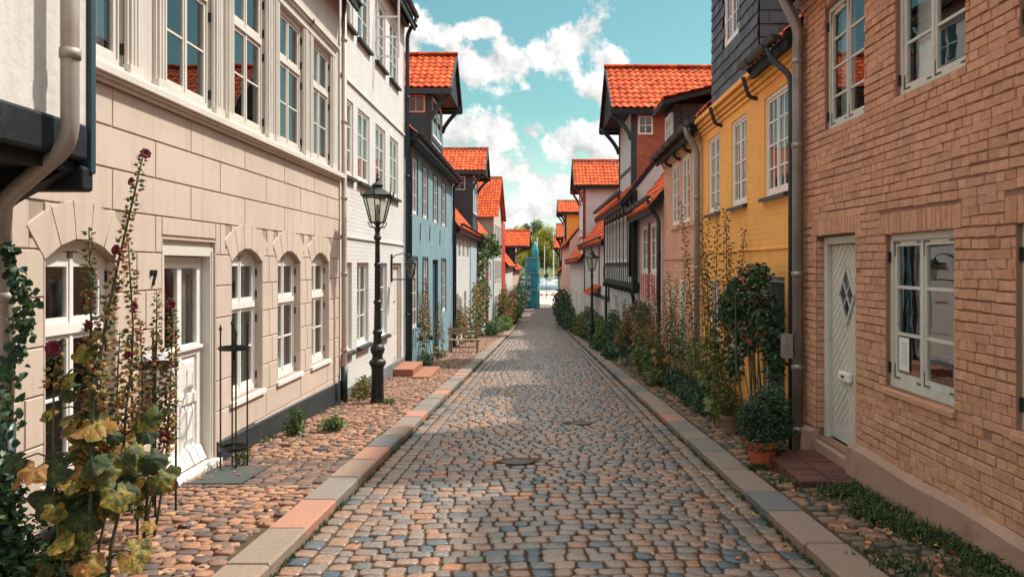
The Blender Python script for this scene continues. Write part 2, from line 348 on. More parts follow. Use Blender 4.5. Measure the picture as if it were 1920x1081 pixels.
W_ = (.78, .75, .70)
M = dict(
    glass=glass('window glass'), lampglass=glass('lantern glass', .05, (.8, .8, .76)),
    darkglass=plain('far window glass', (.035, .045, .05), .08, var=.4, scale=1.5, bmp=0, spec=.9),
    beige=plain('pink beige render', (.575, .455, .37), .85, var=.13, scale=1.1, dirt=(.44, .33, .26), dirt_amt=.5, bmp=.3, streak=.45),
    groove=plain('joint render', (.36, .27, .215), .9, var=.15),
    cream=plain('grey cream render', (.56, .50, .44), .85, streak=.5, var=.12, dirt=(.42, .36, .31), dirt_amt=.4),
    trim=plain('cream painted trim', (.66, .61, .54), .5, var=.10, scale=3, bmp=.12, dirt=(.42, .36, .3), dirt_amt=.35, dscale=6),
    white=plain('white painted wood', W_, .42, var=.06, scale=4, bmp=.1, dirt=(.5, .46, .4), dirt_amt=.3, dscale=9),
    greenwhite=plain('grey green window paint', (.54, .55, .49), .5, var=.1, scale=4, bmp=.2, dirt=(.3, .3, .25), dirt_amt=.45, dscale=12),
    whitewall=bricky('whitewashed brick', (.66, .64, .61), (.58, .56, .53), var=.05, bmp=.35, ms=.01, dirt=(.52, .47, .42)),
    plaster=plain('old white plaster', (.63, .59, .54), .9, streak=.5, var=.12, scale=1.1, fine=14, bmp=.6, dist=.01, dirt=(.42, .32, .25), dirt_amt=.55),
    plaster2=plain('grey white plaster', (.56, .55, .53), .9, var=.16, scale=1.4, fine=14, bmp=.5, dist=.01, dirt=(.36, .33, .3), dirt_amt=.5),
    teal=plain('teal blue render', (.20, .32, .36), .85, streak=.5, var=.2, scale=1.2, fine=12, bmp=.4, dirt=(.09, .16, .17), dirt_amt=.6),
    tealdark=plain('dark blue boards', (.020, .058, .075), .6, var=.3, dirt=(.03, .05, .06)),
    plinth=plain('black tarred plinth', (.022, .028, .032), .6, var=.35, scale=2, fine=14, bmp=.5, dirt=(.055, .06, .06), dirt_amt=.5),
    plinthg=plain('grey plinth', (.16, .16, .155), .8, var=.25, scale=2, fine=14, bmp=.5),
    yellow=bricky('yellow limewashed brick', (.90, .45, .105), (.84, .40, .09), var=.04, bmp=.3, dirt=(.62, .30, .08)),
    salmon=bricky('salmon brick', (.70, .37, .22), (.52, .25, .15), var=.13, bmp=.6, dirt=(.42, .18, .11)),
    redbrick=bricky('red brick', (.36, .10, .05), (.20, .12, .08), var=.2, bmp=.6),
    pink=plain('pale pink plaster', (.60, .40, .33), .9, var=.12, fine=14, bmp=.4, dirt=(.4, .25, .2), dirt_amt=.5),
    paleblue=plain('pale blue plaster', (.36, .44, .47), .9, var=.14, fine=14, bmp=.4, dirt=(.25, .3, .3), dirt_amt=.5),
    greyg=plain('grey green plaster', (.32, .31, .25), .9, var=.15, fine=14, bmp=.4, dirt=(.2, .19, .15), dirt_amt=.5),
    palegreen=plain('pale green boards', (.48, .50, .44), .8, var=.15, bmp=.4),
    ochre=plain('ochre render', (.80, .38, .06), .85, var=.12, dirt=(.5, .24, .06)),
    brickpaint=toned('painted brick', [(0, (.43, .22, .125)), (.5, (.53, .285, .170)), (1, (.60, .34, .21))], .85, var=.22, scale=16, bmp=.9, dist=.009, dirt=(.36, .21, .14)),
    brickback=plain('painted joints', (.27, .145, .095), .9, var=.25, fine=30, bmp=.5),
    render=plain('pink rendered plinth', (.37, .235, .17), .9, var=.22, scale=2, fine=9, bmp=.6, dist=.015, dirt=(.20, .115, .08), dirt_amt=.6),
    tile=toned('red pantiles', [(0, (.42, .060, .018)), (.5, (.60, .095, .024)), (.85, (.70, .14, .032)), (1, (.50, .14, .06))], .85, var=.5, scale=6, bmp=.2, spec=.2, dirt=(.34, .07, .03)),
    slate=toned('slates', [(0, (.030, .034, .040)), (1, (.085, .090, .10))], .55, var=.3, scale=14, bmp=.4),
    timber=plain('black tarred timber', (.010, .014, .016), .65, var=.4, scale=3, fine=18, bmp=.6, spec=.3, dirt=(.045, .05, .05), dirt_amt=.7, dscale=5),
    bluetimber=plain('blue black painted timber', (.018, .036, .048), .55, var=.3, scale=3, bmp=.3),
    oldwood=plain('weathered dark boards', (.030, .027, .025), .8, var=.5, scale=4, fine=25, bmp=.6, dirt=(.12, .10, .09), dirt_amt=.6, dscale=6),
    redwood=plain('dark red painted wood', (.26, .025, .02), .5, var=.25),
    brightred=plain('red painted wood', (.55, .04, .03), .5, var=.2),
    pinkwood=plain('pink flaking window paint', (.55, .36, .3), .6, var=.3, dirt=(.3, .08, .04), dirt_amt=.8, dscale=14),
    zinc=plain('zinc pipe', (.30, .285, .27), .42, .55, var=.3, scale=3, fine=20, bmp=.12, dirt=(.18, .13, .10), dirt_amt=.5, dscale=4),
    zincl=plain('pale zinc pipe', (.40, .34, .29), .5, .25, var=.25, scale=3, fine=20, bmp=.12, dirt=(.25, .17, .12), dirt_amt=.5, dscale=4),
    zincd=plain('dark gutter metal', (.035, .048, .052), .4, .4, var=.3, scale=3, bmp=.12),
    tanpipe=plain('tan painted pipe', (.45, .32, .24), .5, var=.25, dirt=(.3, .18, .12), dirt_amt=.5),
    iron=plain('black cast iron', (.014, .019, .02), .42, .3, var=.3, scale=6, bmp=.15, dirt=(.04, .045, .045), dirt_amt=.5, dscale=10),
    curtain=plain('white curtain', (.75, .75, .74), .9, var=.08, bmp=0),
    drape=plain('coloured curtain', (.30, .24, .2), .9, var=.2, bmp=0),
    paper=plain('paper notice', (.7, .7, .68), .8, var=.05, bmp=0), ink=plain('ink', (.02, .025, .03), .8, bmp=0),
    room_shade=plain('painted room shade', (.06, .05, .045), .9, var=.2, bmp=0),
    terracotta=plain('terracotta', (.46, .095, .04), .8, var=.2, scale=6, bmp=.3, dirt=(.35, .14, .09), dirt_amt=.5, dscale=9),
    oldpot=plain('weathered clay', (.22, .12, .08), .8, var=.3, scale=6, bmp=.3),
    soil=plain('potting soil', (.03, .022, .015), .95, var=.4, fine=60, bmp=.8),
    benchwood=plain('weathered bench wood', (.35, .24, .15), .8, var=.3, scale=5, fine=40, bmp=.3),
    stepbrick=toned('dark red step bricks', [(0, (.07, .024, .018)), (1, (.15, .048, .034))], .7, var=.3, scale=30, bmp=.4),
    orangebrick=toned('orange step bricks', [(0, (.26, .10, .06)), (1, (.40, .17, .10))], .8, var=.3, scale=30, bmp=.4),
    mat_=plain('rubber doormat', (.05, .06, .055), .8, var=.3, fine=70, bmp=.7, dirt=(.13, .08, .05), dirt_amt=.5),
    cobble=toned('street cobbles', [(0, (.045, .070, .088)), (.09, (.085, .110, .125)), (.18, (.165, .142, .125)), (.5, (.245, .178, .138)), (.78, (.295, .185, .128)), (.94, (.34, .165, .09)), (1, (.42, .17, .07))], .36, var=.45, scale=38, bmp=.6, dist=.008, rv=.14, spec=.55, dirt=(.16, .14, .125)),
    fieldstone=toned('pavement cobbles', [(0, (.07, .055, .05)), (.25, (.175, .105, .075)), (.6, (.32, .145, .08)), (1, (.40, .22, .13))], .65, var=.35, scale=28, bmp=.5, dist=.006),
    mossstone=toned('mossy pavement cobbles', [(0, (.05, .055, .045)), (.4, (.15, .105, .07)), (.8, (.25, .14, .08)), (1, (.34, .16, .09))], .75, var=.4, scale=22, bmp=.5, dist=.006, dirt=(.06, .085, .03)),
    kerb=toned('granite kerb', [(0, (.13, .135, .135)), (.35, (.225, .18, .14)), (.7, (.29, .19, .135)), (1, (.41, .185, .12))], .7, var=.3, scale=55, bmp=.5, dist=.005, dirt=(.18, .15, .12)),
    joint=plain('earth and moss joints', (.075, .040, .016), .95, var=.5, scale=6, fine=60, bmp=.8, dist=.01, dirt=(.032, .050, .010), dirt_amt=.9, dscale=4),
    grass=toned('grass blades', [(0, (.018, .045, .012)), (.6, (.04, .085, .02)), (1, (.16, .16, .035))], .6, var=.2, bmp=0, trans=.3),
    leaf=toned('green leaves', [(0, (.03, .065, .02)), (.45, (.08, .145, .035)), (.8, (.19, .25, .055)), (1, (.36, .30, .08))], .5, var=.25, bmp=0, trans=.3),
    darkleaf=toned('dark leaves', [(0, (.014, .042, .020)), (.6, (.038, .095, .038)), (1, (.13, .20, .06))], .45, var=.25, bmp=0, trans=.25),
    autumn=toned('turning leaves', [(0, (.022, .045, .012)), (.38, (.06, .085, .018)), (.58, (.17, .16, .022)), (.80, (.44, .30, .05)), (1, (.40, .17, .04))], .6, var=.5, scale=45, bmp=.8, dist=.01, trans=.35, patch=1.6),
    seedpod=toned('hollyhock buds', [(0, (.07, .11, .025)), (.35, (.20, .17, .05)), (.75, (.48, .27, .09)), (1, (.38, .13, .06))], .7, var=.3, bmp=0, trans=.2),
    willow=toned('yellow green foliage', [(0, (.13, .16, .02)), (.5, (.42, .37, .035)), (1, (.62, .52, .06))], .6, var=.2, scale=1, bmp=0, trans=.45),
    stem=plain('plant stem', (.07, .085, .035), .7, var=.35, scale=9, bmp=.2),
    woody=plain('woody stem', (.09, .065, .04), .8, var=.35, scale=9, bmp=.3),
    petal=toned('crimson petals', [(0, (.10, .008, .02)), (1, (.35, .03, .07))], .6, var=.2, bmp=0, trans=.3),
    rosepink=toned('faded red blossoms', [(0, (.22, .03, .03)), (1, (.45, .10, .08))], .6, var=.2, bmp=0, trans=.3),
    litter=toned('fallen leaves', [(0, (.20, .07, .03)), (.5, (.42, .17, .05)), (1, (.55, .33, .12))], .7, var=.3, bmp=0),
    cover=plain('cast iron cover', (.10, .075, .055), .6, .3, var=.3, fine=40, bmp=.6),
    tarp=plain('teal scaffold sheeting', (.03, .34, .42), .55, var=.35, scale=1.2, fine=5, bmp=.6, dist=.05),
    quay=plain('pale quay paving', (.42, .34, .29), .85, var=.15, scale=.2, bmp=.1),
    water=plain('harbour water', (.16, .25, .27), .15, var=.2, scale=.05, fine=.9, bmp=.3, dist=.2),
    bank=plain('grassy bank', (.05, .07, .02), .9, var=.4, scale=.05, fine=1),
    boat=plain('white boat hull', (.75, .75, .73), .35, var=.05, bmp=0), steel=plain('pale metal', (.5, .5, .5), .4, .6, var=.1, bmp=0),
)
# ------------------------------------------------------------------ building kit
HG = 'houses lining the street'
def wall(H, F, u0, u1, zb, zt, ops, mat, depth=.16, D=7.0, tanp=1.25, name='wall', body=True, thick=True):
    """front sheet with real openings and reveals, side gables and back"""
    m = MB()
    us = sorted({u0, u1} | {a for o in ops for a in o[:2]}); zs = sorted({zb, zt} | {a for o in ops for a in o[2:4]})
    us = [u for u in us if u0 <= u <= u1]; zs = [z for z in zs if zb <= z <= zt]
    for i in range(len(us) - 1):
        for j in range(len(zs) - 1):
            cu = (us[i] + us[i + 1]) / 2; cz = (zs[j] + zs[j + 1]) / 2
            if any(o[0] < cu < o[1] and o[2] < cz < o[3] for o in ops): continue
            m.face([F(us[i], 0, zs[j]), F(us[i + 1], 0, zs[j]), F(us[i + 1], 0, zs[j + 1]), F(us[i], 0, zs[j + 1])])
    for o in ops:
        a, b, c, d = o[:4]; r = o[4] if len(o) > 4 else 0; dp = -depth
        m.face([F(a, 0, c), F(a, dp, c), F(a, dp, d - r), F(a, 0, d - r)]); m.face([F(b, 0, c), F(b, dp, c), F(b, dp, d - r), F(b, 0, d - r)])
        m.face([F(a, 0, c), F(b, 0, c), F(b, dp, c), F(a, dp, c)])
        if r:
            k = 12; pr = None
            for i in range(k + 1):
                t = -1 + 2 * i / k; u = (a + b) / 2 + t * (b - a) / 2; z = d - r * t * t
                if pr: m.face([F(pr[0], 0, pr[1]), F(u, 0, z), F(u, 0, d), F(pr[0], 0, d)]); m.face([F(pr[0], 0, pr[1]), F(u, 0, z), F(u, dp, z), F(pr[0], dp, pr[1])])
                pr = (u, z)
        else: m.face([F(a, 0, d), F(b, 0, d), F(b, dp, d), F(a, dp, d)])
    if body:
        for u in (u0, u1):
            m.face([F(u, 0, zb), F(u, 0, zt), F(u, -D / 2, zt + D / 2 * tanp - .03), F(u, -D, zt), F(u, -D, zb)])
        m.face([F(u0, -D, zb), F(u1, -D, zb), F(u1, -D, zt), F(u0, -D, zt)])
        if thick:   # dark painted room shade behind windows, near black in place of the shade indoors
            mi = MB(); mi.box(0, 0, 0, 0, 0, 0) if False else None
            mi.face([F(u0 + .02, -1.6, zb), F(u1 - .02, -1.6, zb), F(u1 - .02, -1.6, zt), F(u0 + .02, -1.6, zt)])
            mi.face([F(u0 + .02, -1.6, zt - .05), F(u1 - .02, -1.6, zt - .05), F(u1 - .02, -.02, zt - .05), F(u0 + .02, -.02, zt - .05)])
            for o in ops: # dark side and floor sheets at every opening, same painted shade
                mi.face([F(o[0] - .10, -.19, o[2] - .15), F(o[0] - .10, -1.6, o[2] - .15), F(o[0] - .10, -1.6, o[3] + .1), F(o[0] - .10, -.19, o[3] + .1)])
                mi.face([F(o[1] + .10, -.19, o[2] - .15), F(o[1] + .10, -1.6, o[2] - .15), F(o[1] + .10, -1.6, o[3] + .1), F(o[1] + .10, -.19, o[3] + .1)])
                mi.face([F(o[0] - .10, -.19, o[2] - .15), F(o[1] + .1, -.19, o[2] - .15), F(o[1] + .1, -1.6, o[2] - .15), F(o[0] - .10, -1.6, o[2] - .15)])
            if ops: mi.build('room_shade_sheet', M['room_shade'], H)
    return m.build(name, M[mat], H)

def window(H, F, o, wd=-.09, sashes=2, cols=1, rows=2, transom=None, trows=1, mat='white', sill=None, curt=None, hinge=False, simple=False, fw=.045, sw=.038, gb=.02, tcols=None, name='window', corner=False):
    a, b, c, d = o[:4]; r = o[4] if len(o) > 4 else 0
    m = MB(); B = lambda u0, u1, w0, w1, z0, z1: m.fbox(F, u0, u1, wd + w0, wd + w1, z0, z1)
    B(a, a + fw, -.04, .025, c, d - r * .9); B(b - fw, b, -.04, .025, c, d - r * .9); B(a + fw, b - fw, -.04, .027, c, c + fw * 1.2)
    if r:
        k = 10; pr = None
        for i in range(k + 1):
            t = -1 + 2 * i / k; u = (a + b) / 2 + t * (b - a) / 2; z = d - r * t * t
            if pr:
                P = [F(pr[0], wd - .04, pr[1] - fw - .03), F(u, wd - .04, z - fw - .03), F(u, wd + .026, z - fw - .03), F(pr[0], wd + .026, pr[1] - fw - .03), F(pr[0], wd - .04, pr[1] + .02), F(u, wd - .04, z + .02), F(u, wd + .026, z + .02), F(pr[0], wd + .026, pr[1] + .02)]
                m.hexa(P)
            pr = (u, z)
    else: B(a + fw, b - fw, -.04, .027, d - fw, d)
    ia, ib, ic, id_ = a + fw, b - fw, c + fw * 1.2, d - fw - r * .55
    if transom: B(ia, ib, -.04, .035, transom - .035, transom + .035)
    def sash(x0, x1, z0, z1, nc, nr, arch=0):
        g = .004
        B(x0 + g, x0 + sw, -.02, .012, z0 + g, z1 - g); B(x1 - sw, x1 - g, -.02, .012, z0 + g, z1 - g)
        B(x0 + sw, x1 - sw, -.02, .011, z0 + g, z0 + sw * 1.25)
        B(x0 + sw, x1 - sw, -.02, .011, z1 - sw - (.02 if arch else 0), z1 - g + (r * .3 if arch else 0))
        for i in range(1, nc):
            x = x0 + (x1 - x0) * i / nc; B(x - gb / 2, x + gb / 2, -.012, .006, z0 + sw, z1 - sw)
        for j in range(1, nr):
            z = z0 + (z1 - z0) * j / nr; B(x0 + sw, x1 - sw, -.012, .008, z - gb / 2, z + gb / 2)
    zt = transom - .035 if transom else id_
    for i in range(sashes):
        x0 = ia + (ib - ia) * i / sashes; x1 = ia + (ib - ia) * (i + 1) / sashes
        sash(x0, x1, ic, zt, cols, rows)
        if transom: sash(x0, x1, transom + .035, id_, tcols or cols, trows, r)
    if sashes > 1:
        for i in range(1, sashes):
            x = ia + (ib - ia) * i / sashes; B(x - .018, x + .018, -.03, .022, ic, id_)
    W = m.build(name, M[mat], H)
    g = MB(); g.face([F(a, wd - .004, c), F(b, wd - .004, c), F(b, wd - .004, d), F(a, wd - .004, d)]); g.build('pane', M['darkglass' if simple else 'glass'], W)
    if sill:
        s = MB(); p, th, mt = sill
        s.hexa([F(a - .05, wd, c - th), F(b + .05, wd, c - th), F(b + .05, p, c - th - .02), F(a - .05, p, c - th - .02), F(a - .05, wd, c + .004), F(b + .05, wd, c + .004), F(b + .05, p, c - .022), F(a - .05, p, c - .022)])
        s.build('sill', M[mt], W)
    if curt and not simple:
        for (f0, f1, z0, z1, mt) in curt:
            s = MB(); n = 26; x0 = a + (b - a) * f0; x1 = a + (b - a) * f1; pr = None; ph = R.random() * 6
            for i in range(n + 1):
                u = x0 + (x1 - x0) * i / n; w = wd - .13 + .022 * math.sin(i * 1.5 + ph) + .01 * math.sin(i * 3.7)
                q = (u, w)
                if pr: s.face([F(pr[0], pr[1], c + (d - c) * z0), F(u, w, c + (d - c) * z0), F(u, w, c + (d - c) * z1), F(pr[0], pr[1], c + (d - c) * z1)])
                pr = q
            s.build('curtain', M[mt], W, smooth=True)
    if hinge:
        for (uu, s_) in ((a, 1), (b, -1)):
            zz = [c + .16, zt - .14] + ([transom + .12, id_ - .14] if transom else [])
            for z in zz:
                h = MB(); h.fbox(F, uu - .008 if s_ > 0 else uu - .02, uu + .02 if s_ > 0 else uu + .008, wd + .02, wd + .045, z - .045, z + .045); h.build('hinge', M['iron'], W)
    if corner:   # iron corner straps of the casements
        h = MB()
        for i in range(sashes):
            x0 = ia + (ib - ia) * i / sashes; x1 = ia + (ib - ia) * (i + 1) / sashes
            for x, sx in ((x0 + .012, 1), (x1 - .012, -1)):
                for z, sz in ((ic + .015, 1), (zt - .015, -1)):
                    h.fbox(F, min(x, x + sx * .011), max(x, x + sx * .011), wd + .01, wd + .0165, min(z, z + sz * .12), max(z, z + sz * .12))
                    h.fbox(F, min(x, x + sx * .10), max(x, x + sx * .10), wd + .01, wd + .0160, min(z, z + sz * .011), max(z, z + sz * .011))
        h.build('corner_strap', M['iron'], W)
    return W

def tiles(m, O, U, V, Wd, L, tw=.21, tl=.30, smp=6, pick=None):
    U = Vector(U).normalized(); V = Vector(V).normalized(); Nn = U.cross(V).normalized()
    if Nn.z < 0: Nn = -Nn
    n = max(1, round(Wd / tw)); c = max(1, round(L / tl)); tw = Wd / n; tl = L / c; O = Vector(O)
    prof = [(k / smp, .024 * math.sin(2 * math.pi * k / smp + .4) + (.006 if k / smp > .5 else 0)) for k in range(smp)]
    for j in range(c):
        for i in range(n):
            tone = min(1, max(0, R.gauss(.5, .22))); jx = R.uniform(-.006, .006); jn = R.uniform(-.006, .006)
            vs = []; fs = []
            pts = prof + [(1.0, prof[0][1] - .006)]
            for lev in (0, 1, 2):
                for (f, h) in pts:
                    v_ = (0, 0, 1.06)[lev] * tl; hh = (-.008, .022, -.004)[lev]
                    vs.append(O + U * ((i + f) * tw) + V * (j * tl + v_ + jx) + Nn * (h + hh + jn))
            k = len(pts)
            for lev in (0, 1):
                for q in range(k - 1): fs.append((lev * k + q, lev * k + q + 1, (lev + 1) * k + q + 1, (lev + 1) * k + q))
            m.add(vs, fs, tone)
def ridge(m, a, b, r=.09, step=.33):
    a = Vector(a); b = Vector(b); d = b - a; n = max(1, round(d.length / step)); x = d.normalized().cross(Vector((0, 0, 1))).normalized()
    for i in range(n):
        p = a + d * (i / n) - d.normalized() * .02; q = a + d * ((i + 1) / n) + d.normalized() * .02; tone = R.random() * .7
        vs = []
        for (P, rr_) in ((p, r * 1.08), (q, r * .95)):
            for k in range(6):
                t = math.pi * k / 5; vs.append(P + x * rr_ * math.cos(t) + Vector((0, 0, 1)) * rr_ * math.sin(t) * .9)
        m.add(vs, [(k, k + 1, k + 7, k + 6) for k in range(5)] + [tuple(range(6))], tone)
def main_roof(H, F, u0, u1, ze, D=7., tanp=1.25, over=.30, smp=4, gap=None, tileit=True, mat='tile', eb=True):
    m = MB(); zr = ze + D / 2 * tanp; w0, z0 = over, ze - over * tanp * .55
    O = F(u0, over, ze - over * tanp + .10); Rr = F(u0, -D / 2, zr + .10); V = Rr - O; U = F(u1, 0, 0) - F(u0, 0, 0)
    L = V.length
    if tileit: tiles(m, O, U, V, U.length, L, smp=smp)
    th = Vector((0, 0, -.05))
    a, b, c, d = O + th, O + U + th, O + U + V + th, O + V + th
    m.face([a, b, c, d], .2)
    Rb = F(u0, -D - over, ze - over * tanp + .10)
    m.face([d, c, Rb + U + th, Rb + th], .4)
    ridge(m, d + Vector((0, 0, .06)), c + Vector((0, 0, .06)))
    r = m.build('roof', M[mat], H, smooth=False)
    if eb:
        e = MB(); e.bar(O + th * 1.9 + (Vector(F(0, 0, 0)) - Vector(F(0, .04, 0))), O + U + th * 1.9 + (Vector(F(0, 0, 0)) - Vector(F(0, .04, 0))), .05, .16)
        for u in (0, 1):     # verge boards
            e.bar(O + U * u + th * 1.8, O + U * u + V + th * 1.8, .045, .12)
        e.split('eaves_board', M['timber'], H)
    return r
def gutter(H, F, u0, u1, w, z0, z1, r=.065, mat='zincd'):
    m = MB(); n = 10; k = 7; vs = []
    for (u, z) in ((u0, z0), (u1, z1)):
        for j in range(k): t = math.pi + math.pi * j / (k - 1); vs.append(F(u, w + r * math.cos(t), z + r * math.sin(t)))
    for (u, z) in ((u0, z0), (u1, z1)):
        for j in range(k): t = math.pi + math.pi * j / (k - 1); vs.append(F(u, w + (r - .006) * math.cos(t), z + (r - .006) * math.sin(t)))
    m.add(vs, [(j, j + 1, j + 1 + k, j + k) for j in range(k - 1)] + [(j + 2 * k, j + 1 + 2 * k, j + 1 + 3 * k, j + 3 * k) for j in range(k - 1)] + [tuple(range(k)), tuple(range(k, 2 * k))])
    m.tube([F(u0, w + r, z0), F(u1, w + r, z1)], .009, 6)
    nb = max(2, int((u1 - u0) / .8))
    for i in range(nb):
        f = (i + .5) / nb; u = u0 + (u1 - u0) * f; z = z0 + (z1 - z0) * f
        m.tube([F(u, w + (r + .006) * math.cos(math.pi + math.pi * j / 6), z + (r + .006) * math.sin(math.pi + math.pi * j / 6)) for j in range(7)], .008, 4)
    return m.build('gutter', M[mat], H, smooth=False)
def curve(pts, n=6, r=.12):
    """round the corners of a polyline"""
    P = [Vector(p) for p in pts]; out = [P[0]]
    for i in range(1, len(P) - 1):
        a = (P[i - 1] - P[i]); b = (P[i + 1] - P[i]); q = min(r, a.length * .45, b.length * .45); a = P[i] + a.normalized() * q; b = P[i] + b.normalized() * q
        for k in range(n + 1):
            t = k / n; out.append(a * (1 - t) ** 2 + P[i] * 2 * t * (1 - t) + b * t * t)
    out.append(P[-1]); return out
def downpipe(H, pts, r=.045, mat='zinc', clips=(), rr=.12, name='downpipe'):
    m = MB(); m.tube(curve(pts, 6, rr), r, 14)
    for z in clips:
        P = [Vector(p) for p in pts]; x = None
        for a, b in zip(P, P[1:]):
            if min(a.z, b.z) <= z <= max(a.z, b.z) and abs(a.z - b.z) > .3: t = (z - a.z) / (b.z - a.z); x = a + (b - a) * t
        if x: m.tube([x - Vector((0, 0, .03)), x - Vector((0, 0, .028)), x + Vector((0, 0, .028)), x + Vector((0, 0, .03))], [r, r + .009, r + .009, r], 14)
    o = m.build(name, M[mat], H, smooth=True)
    return o
def cheek_window(H, F, u, s, w0, w1, z0, z1, mat, rows=2, cols=2):
    """small window in a dormer cheek; s = side the cheek faces along the street"""
    m = MB(); t = .035
    def bx(a, b, c, d, o): 
        m.fbox(F, u - s * .0 if s > 0 else u - o, u + o if s > 0 else u, a, b, c, d)
    e = .05
    bx(w0, w0 + e, z0, z1, t); bx(w1 - e, w1, z0, z1, t); bx(w0 + e, w1 - e, z0, z0 + e, t - .003); bx(w0 + e, w1 - e, z1 - e, z1, t - .003)
    for i in range(1, cols): x = w0 + (w1 - w0) * i / cols; bx(x - .014, x + .014, z0 + e, z1 - e, t - .008)
    for i in range(1, rows): z = z0 + (z1 - z0) * i / rows; bx(w0 + e, w1 - e, z - .012, z + .012, t - .011)
    o = m.build('side_window', M[mat], H)
    g = MB(); uu = u + s * .012; g.face([F(uu, w0, z0), F(uu, w1, z0), F(uu, w1, z1), F(uu, w0, z1)]); g.build('pane', M['darkglass'], o)
def hoist_dormer(H, F, u0, u1, zb, ze, zr, over=.7, eo=.30, back=3.0, wallmat='teal', cheek='tealdark', post='bluetimber', board='bluetimber', roofback=None, opening=True, win=None, smp=6, brace=True, name='hoist_dormer'):
    """tall gabled dormer with projecting roof over the street, for the hoist"""
    rb = roofback or back; uc = (u0 + u1) / 2
    m = MB(); ops = []
    m.face([F(u0, .0, zb), F(u1, .0, zb), F(u1, .0, ze), F(uc, .0, zr - .15), F(u0, .0, ze)])
    D = m.build(name, M[wallmat], H)
    m = MB()
    for u in (u0, u1): m.face([F(u, 0, zb), F(u, -back, zb), F(u, -back, ze), F(u, 0, ze)])
    m.split('cheek', M[cheek], D)
    # posts and front frame
    m = MB(); pw = .13
    for a, b in ((u0 - .012, u0 + pw), (u1 - pw, u1 + .012)): m.fbox(F, a, b, -pw, .035, zb, ze)
    m.fbox(F, u0 - .012, u1 + .012, -.06, .045, ze - .14, ze + .02)
    m.fbox(F, u0 + pw, u1 - pw, -.02, .03, zb + (ze - zb) * .28, zb + (ze - zb) * .28 + .1)
    m.split('post', M[post], D)
    if opening:
        o = (u0 + pw + .18, u1 - pw - .18, zb + (ze - zb) * .28 + .12, ze - .30); window(D, F, o, wd=.02, sashes=2, rows=3, mat='white', simple=True, name='loft_window')
    # roof
    sl = Vector(F(uc, 0, zr)) - Vector(F(u0 - eo, 0, ze - .12))
    m = MB(); W = over + rb
    A0 = Vector(F(u0 - eo, -rb, ze - .12)); tiles(m, A0, F(0, 1, 0) - F(0, 0, 0), Vector(F(uc, -rb, zr)) - A0, W, sl.length, smp=smp)
    B0 = Vector(F(u1 + eo, -rb, ze - .12)); tiles(m, B0, F(0, 1, 0) - F(0, 0, 0), Vector(F(uc, -rb, zr)) - B0, W, sl.length, smp=smp)
    ridge(m, F(uc, over, zr + .03), F(uc, -rb, zr + .03), .10)
    m.build('dormer_roof', M['tile'], D)
    # boarded gable, soffit, bargeboards, purlins
    m = MB(); g = over - .10; dz = .07
    m.face([F(u0 - eo, g, ze - .12 - dz), F(u1 + eo, g, ze - .12 - dz), F(uc, g, zr - dz)])
    for k in range(7):
        u = u0 - eo + (u1 - u0 + 2 * eo) * (k + .5) / 7; h = zr - dz - abs(u - uc) / ((u1 - u0) / 2 + eo) * (zr - ze + .12)
        if h - ze > .1: m.fbox(F, u - .012, u + .012, g, g + .014, ze - .18, h)
    m.face([F(u0 - eo, g, ze - .12 - dz), F(u1 + eo, g, ze - .12 - dz), F(u1 + eo, -rb, ze - .12 - dz), F(u0 - eo, -rb, ze - .12 - dz)])
    for s, u in ((-1, u0 - eo), (1, u1 + eo)):
        m.bar(F(u, over + .01, ze - .18), F(uc, over + .01, zr - .02), .05, .20, up=F(0, 1, 0) - F(0, 0, 0)) if False else m.hexa(
            [F(u, over - .03, ze - .30), F(uc, over - .03, zr - .14), F(uc, over + .012, zr - .14), F(u, over + .012, ze - .30), F(u, over - .03, ze - .10), F(uc, over - .03, zr + .04), F(uc, over + .012, zr + .04), F(u, over + .012, ze - .10)])
        m.fbox(F, min(u, u - s * .10), max(u, u - s * .10), -rb, over - .031, ze - .33, ze - .16)
    m.build('bargeboard', M[board], D)
    if brace:
        for u in (u0 + .05, u1 - .05):
            m = MB(); P = []
            for k in range(7):
                t = k / 6; P.append(F(u, .03 + (over - .12) * (1 - math.cos(t * 1.57)) ** .8 if False else .03 + (over - .12) * t ** 1.25, ze - 1.05 + .80 * t ** .85))
            for p, q in zip(P, P[1:]): m.bar(p, q, .10, .12)
            m.fbox(F, u - .06, u + .06, .0, over - .04, ze - .27, ze - .16)
            m.build('brace', M[post], D)
    if win: cheek_window(D, F, u0, -1, *win)
    return D
def door(H, F, a, b, c, d, wd=-.18, mat='white', glaze=True, panels=True, name='door', frame=True, fmat=None):
    m = MB(); fw = .07
    if frame:
        m.fbox(F, a, a + fw, wd - .05, wd + .05, c, d); m.fbox(F, b - fw, b, wd - .05, wd + .05, c, d); m.fbox(F, a + fw, b - fw, wd - .05, wd + .048, d - fw, d)
        Fm = m.build('door_frame', M[fmat or mat], H)
    ia, ib, it = a + fw + .005, b - fw - .005, d - fw - .005
    m = MB(); m.fbox(F, ia, ib, wd - .03, wd, c + .02, it)
    D_ = m.build(name, M[mat], H, bevel=.003)
    return D_, ia, ib, it
def house(name, label, F, u, z):
    return thing(name, label, 'house', F(u, 0, z), HG)
FL = Fr(-3.41, 0, -3.41, 1, 1); FR = Fr(3.03, 0, 3.03, 1, -1)
TAN = 1.25
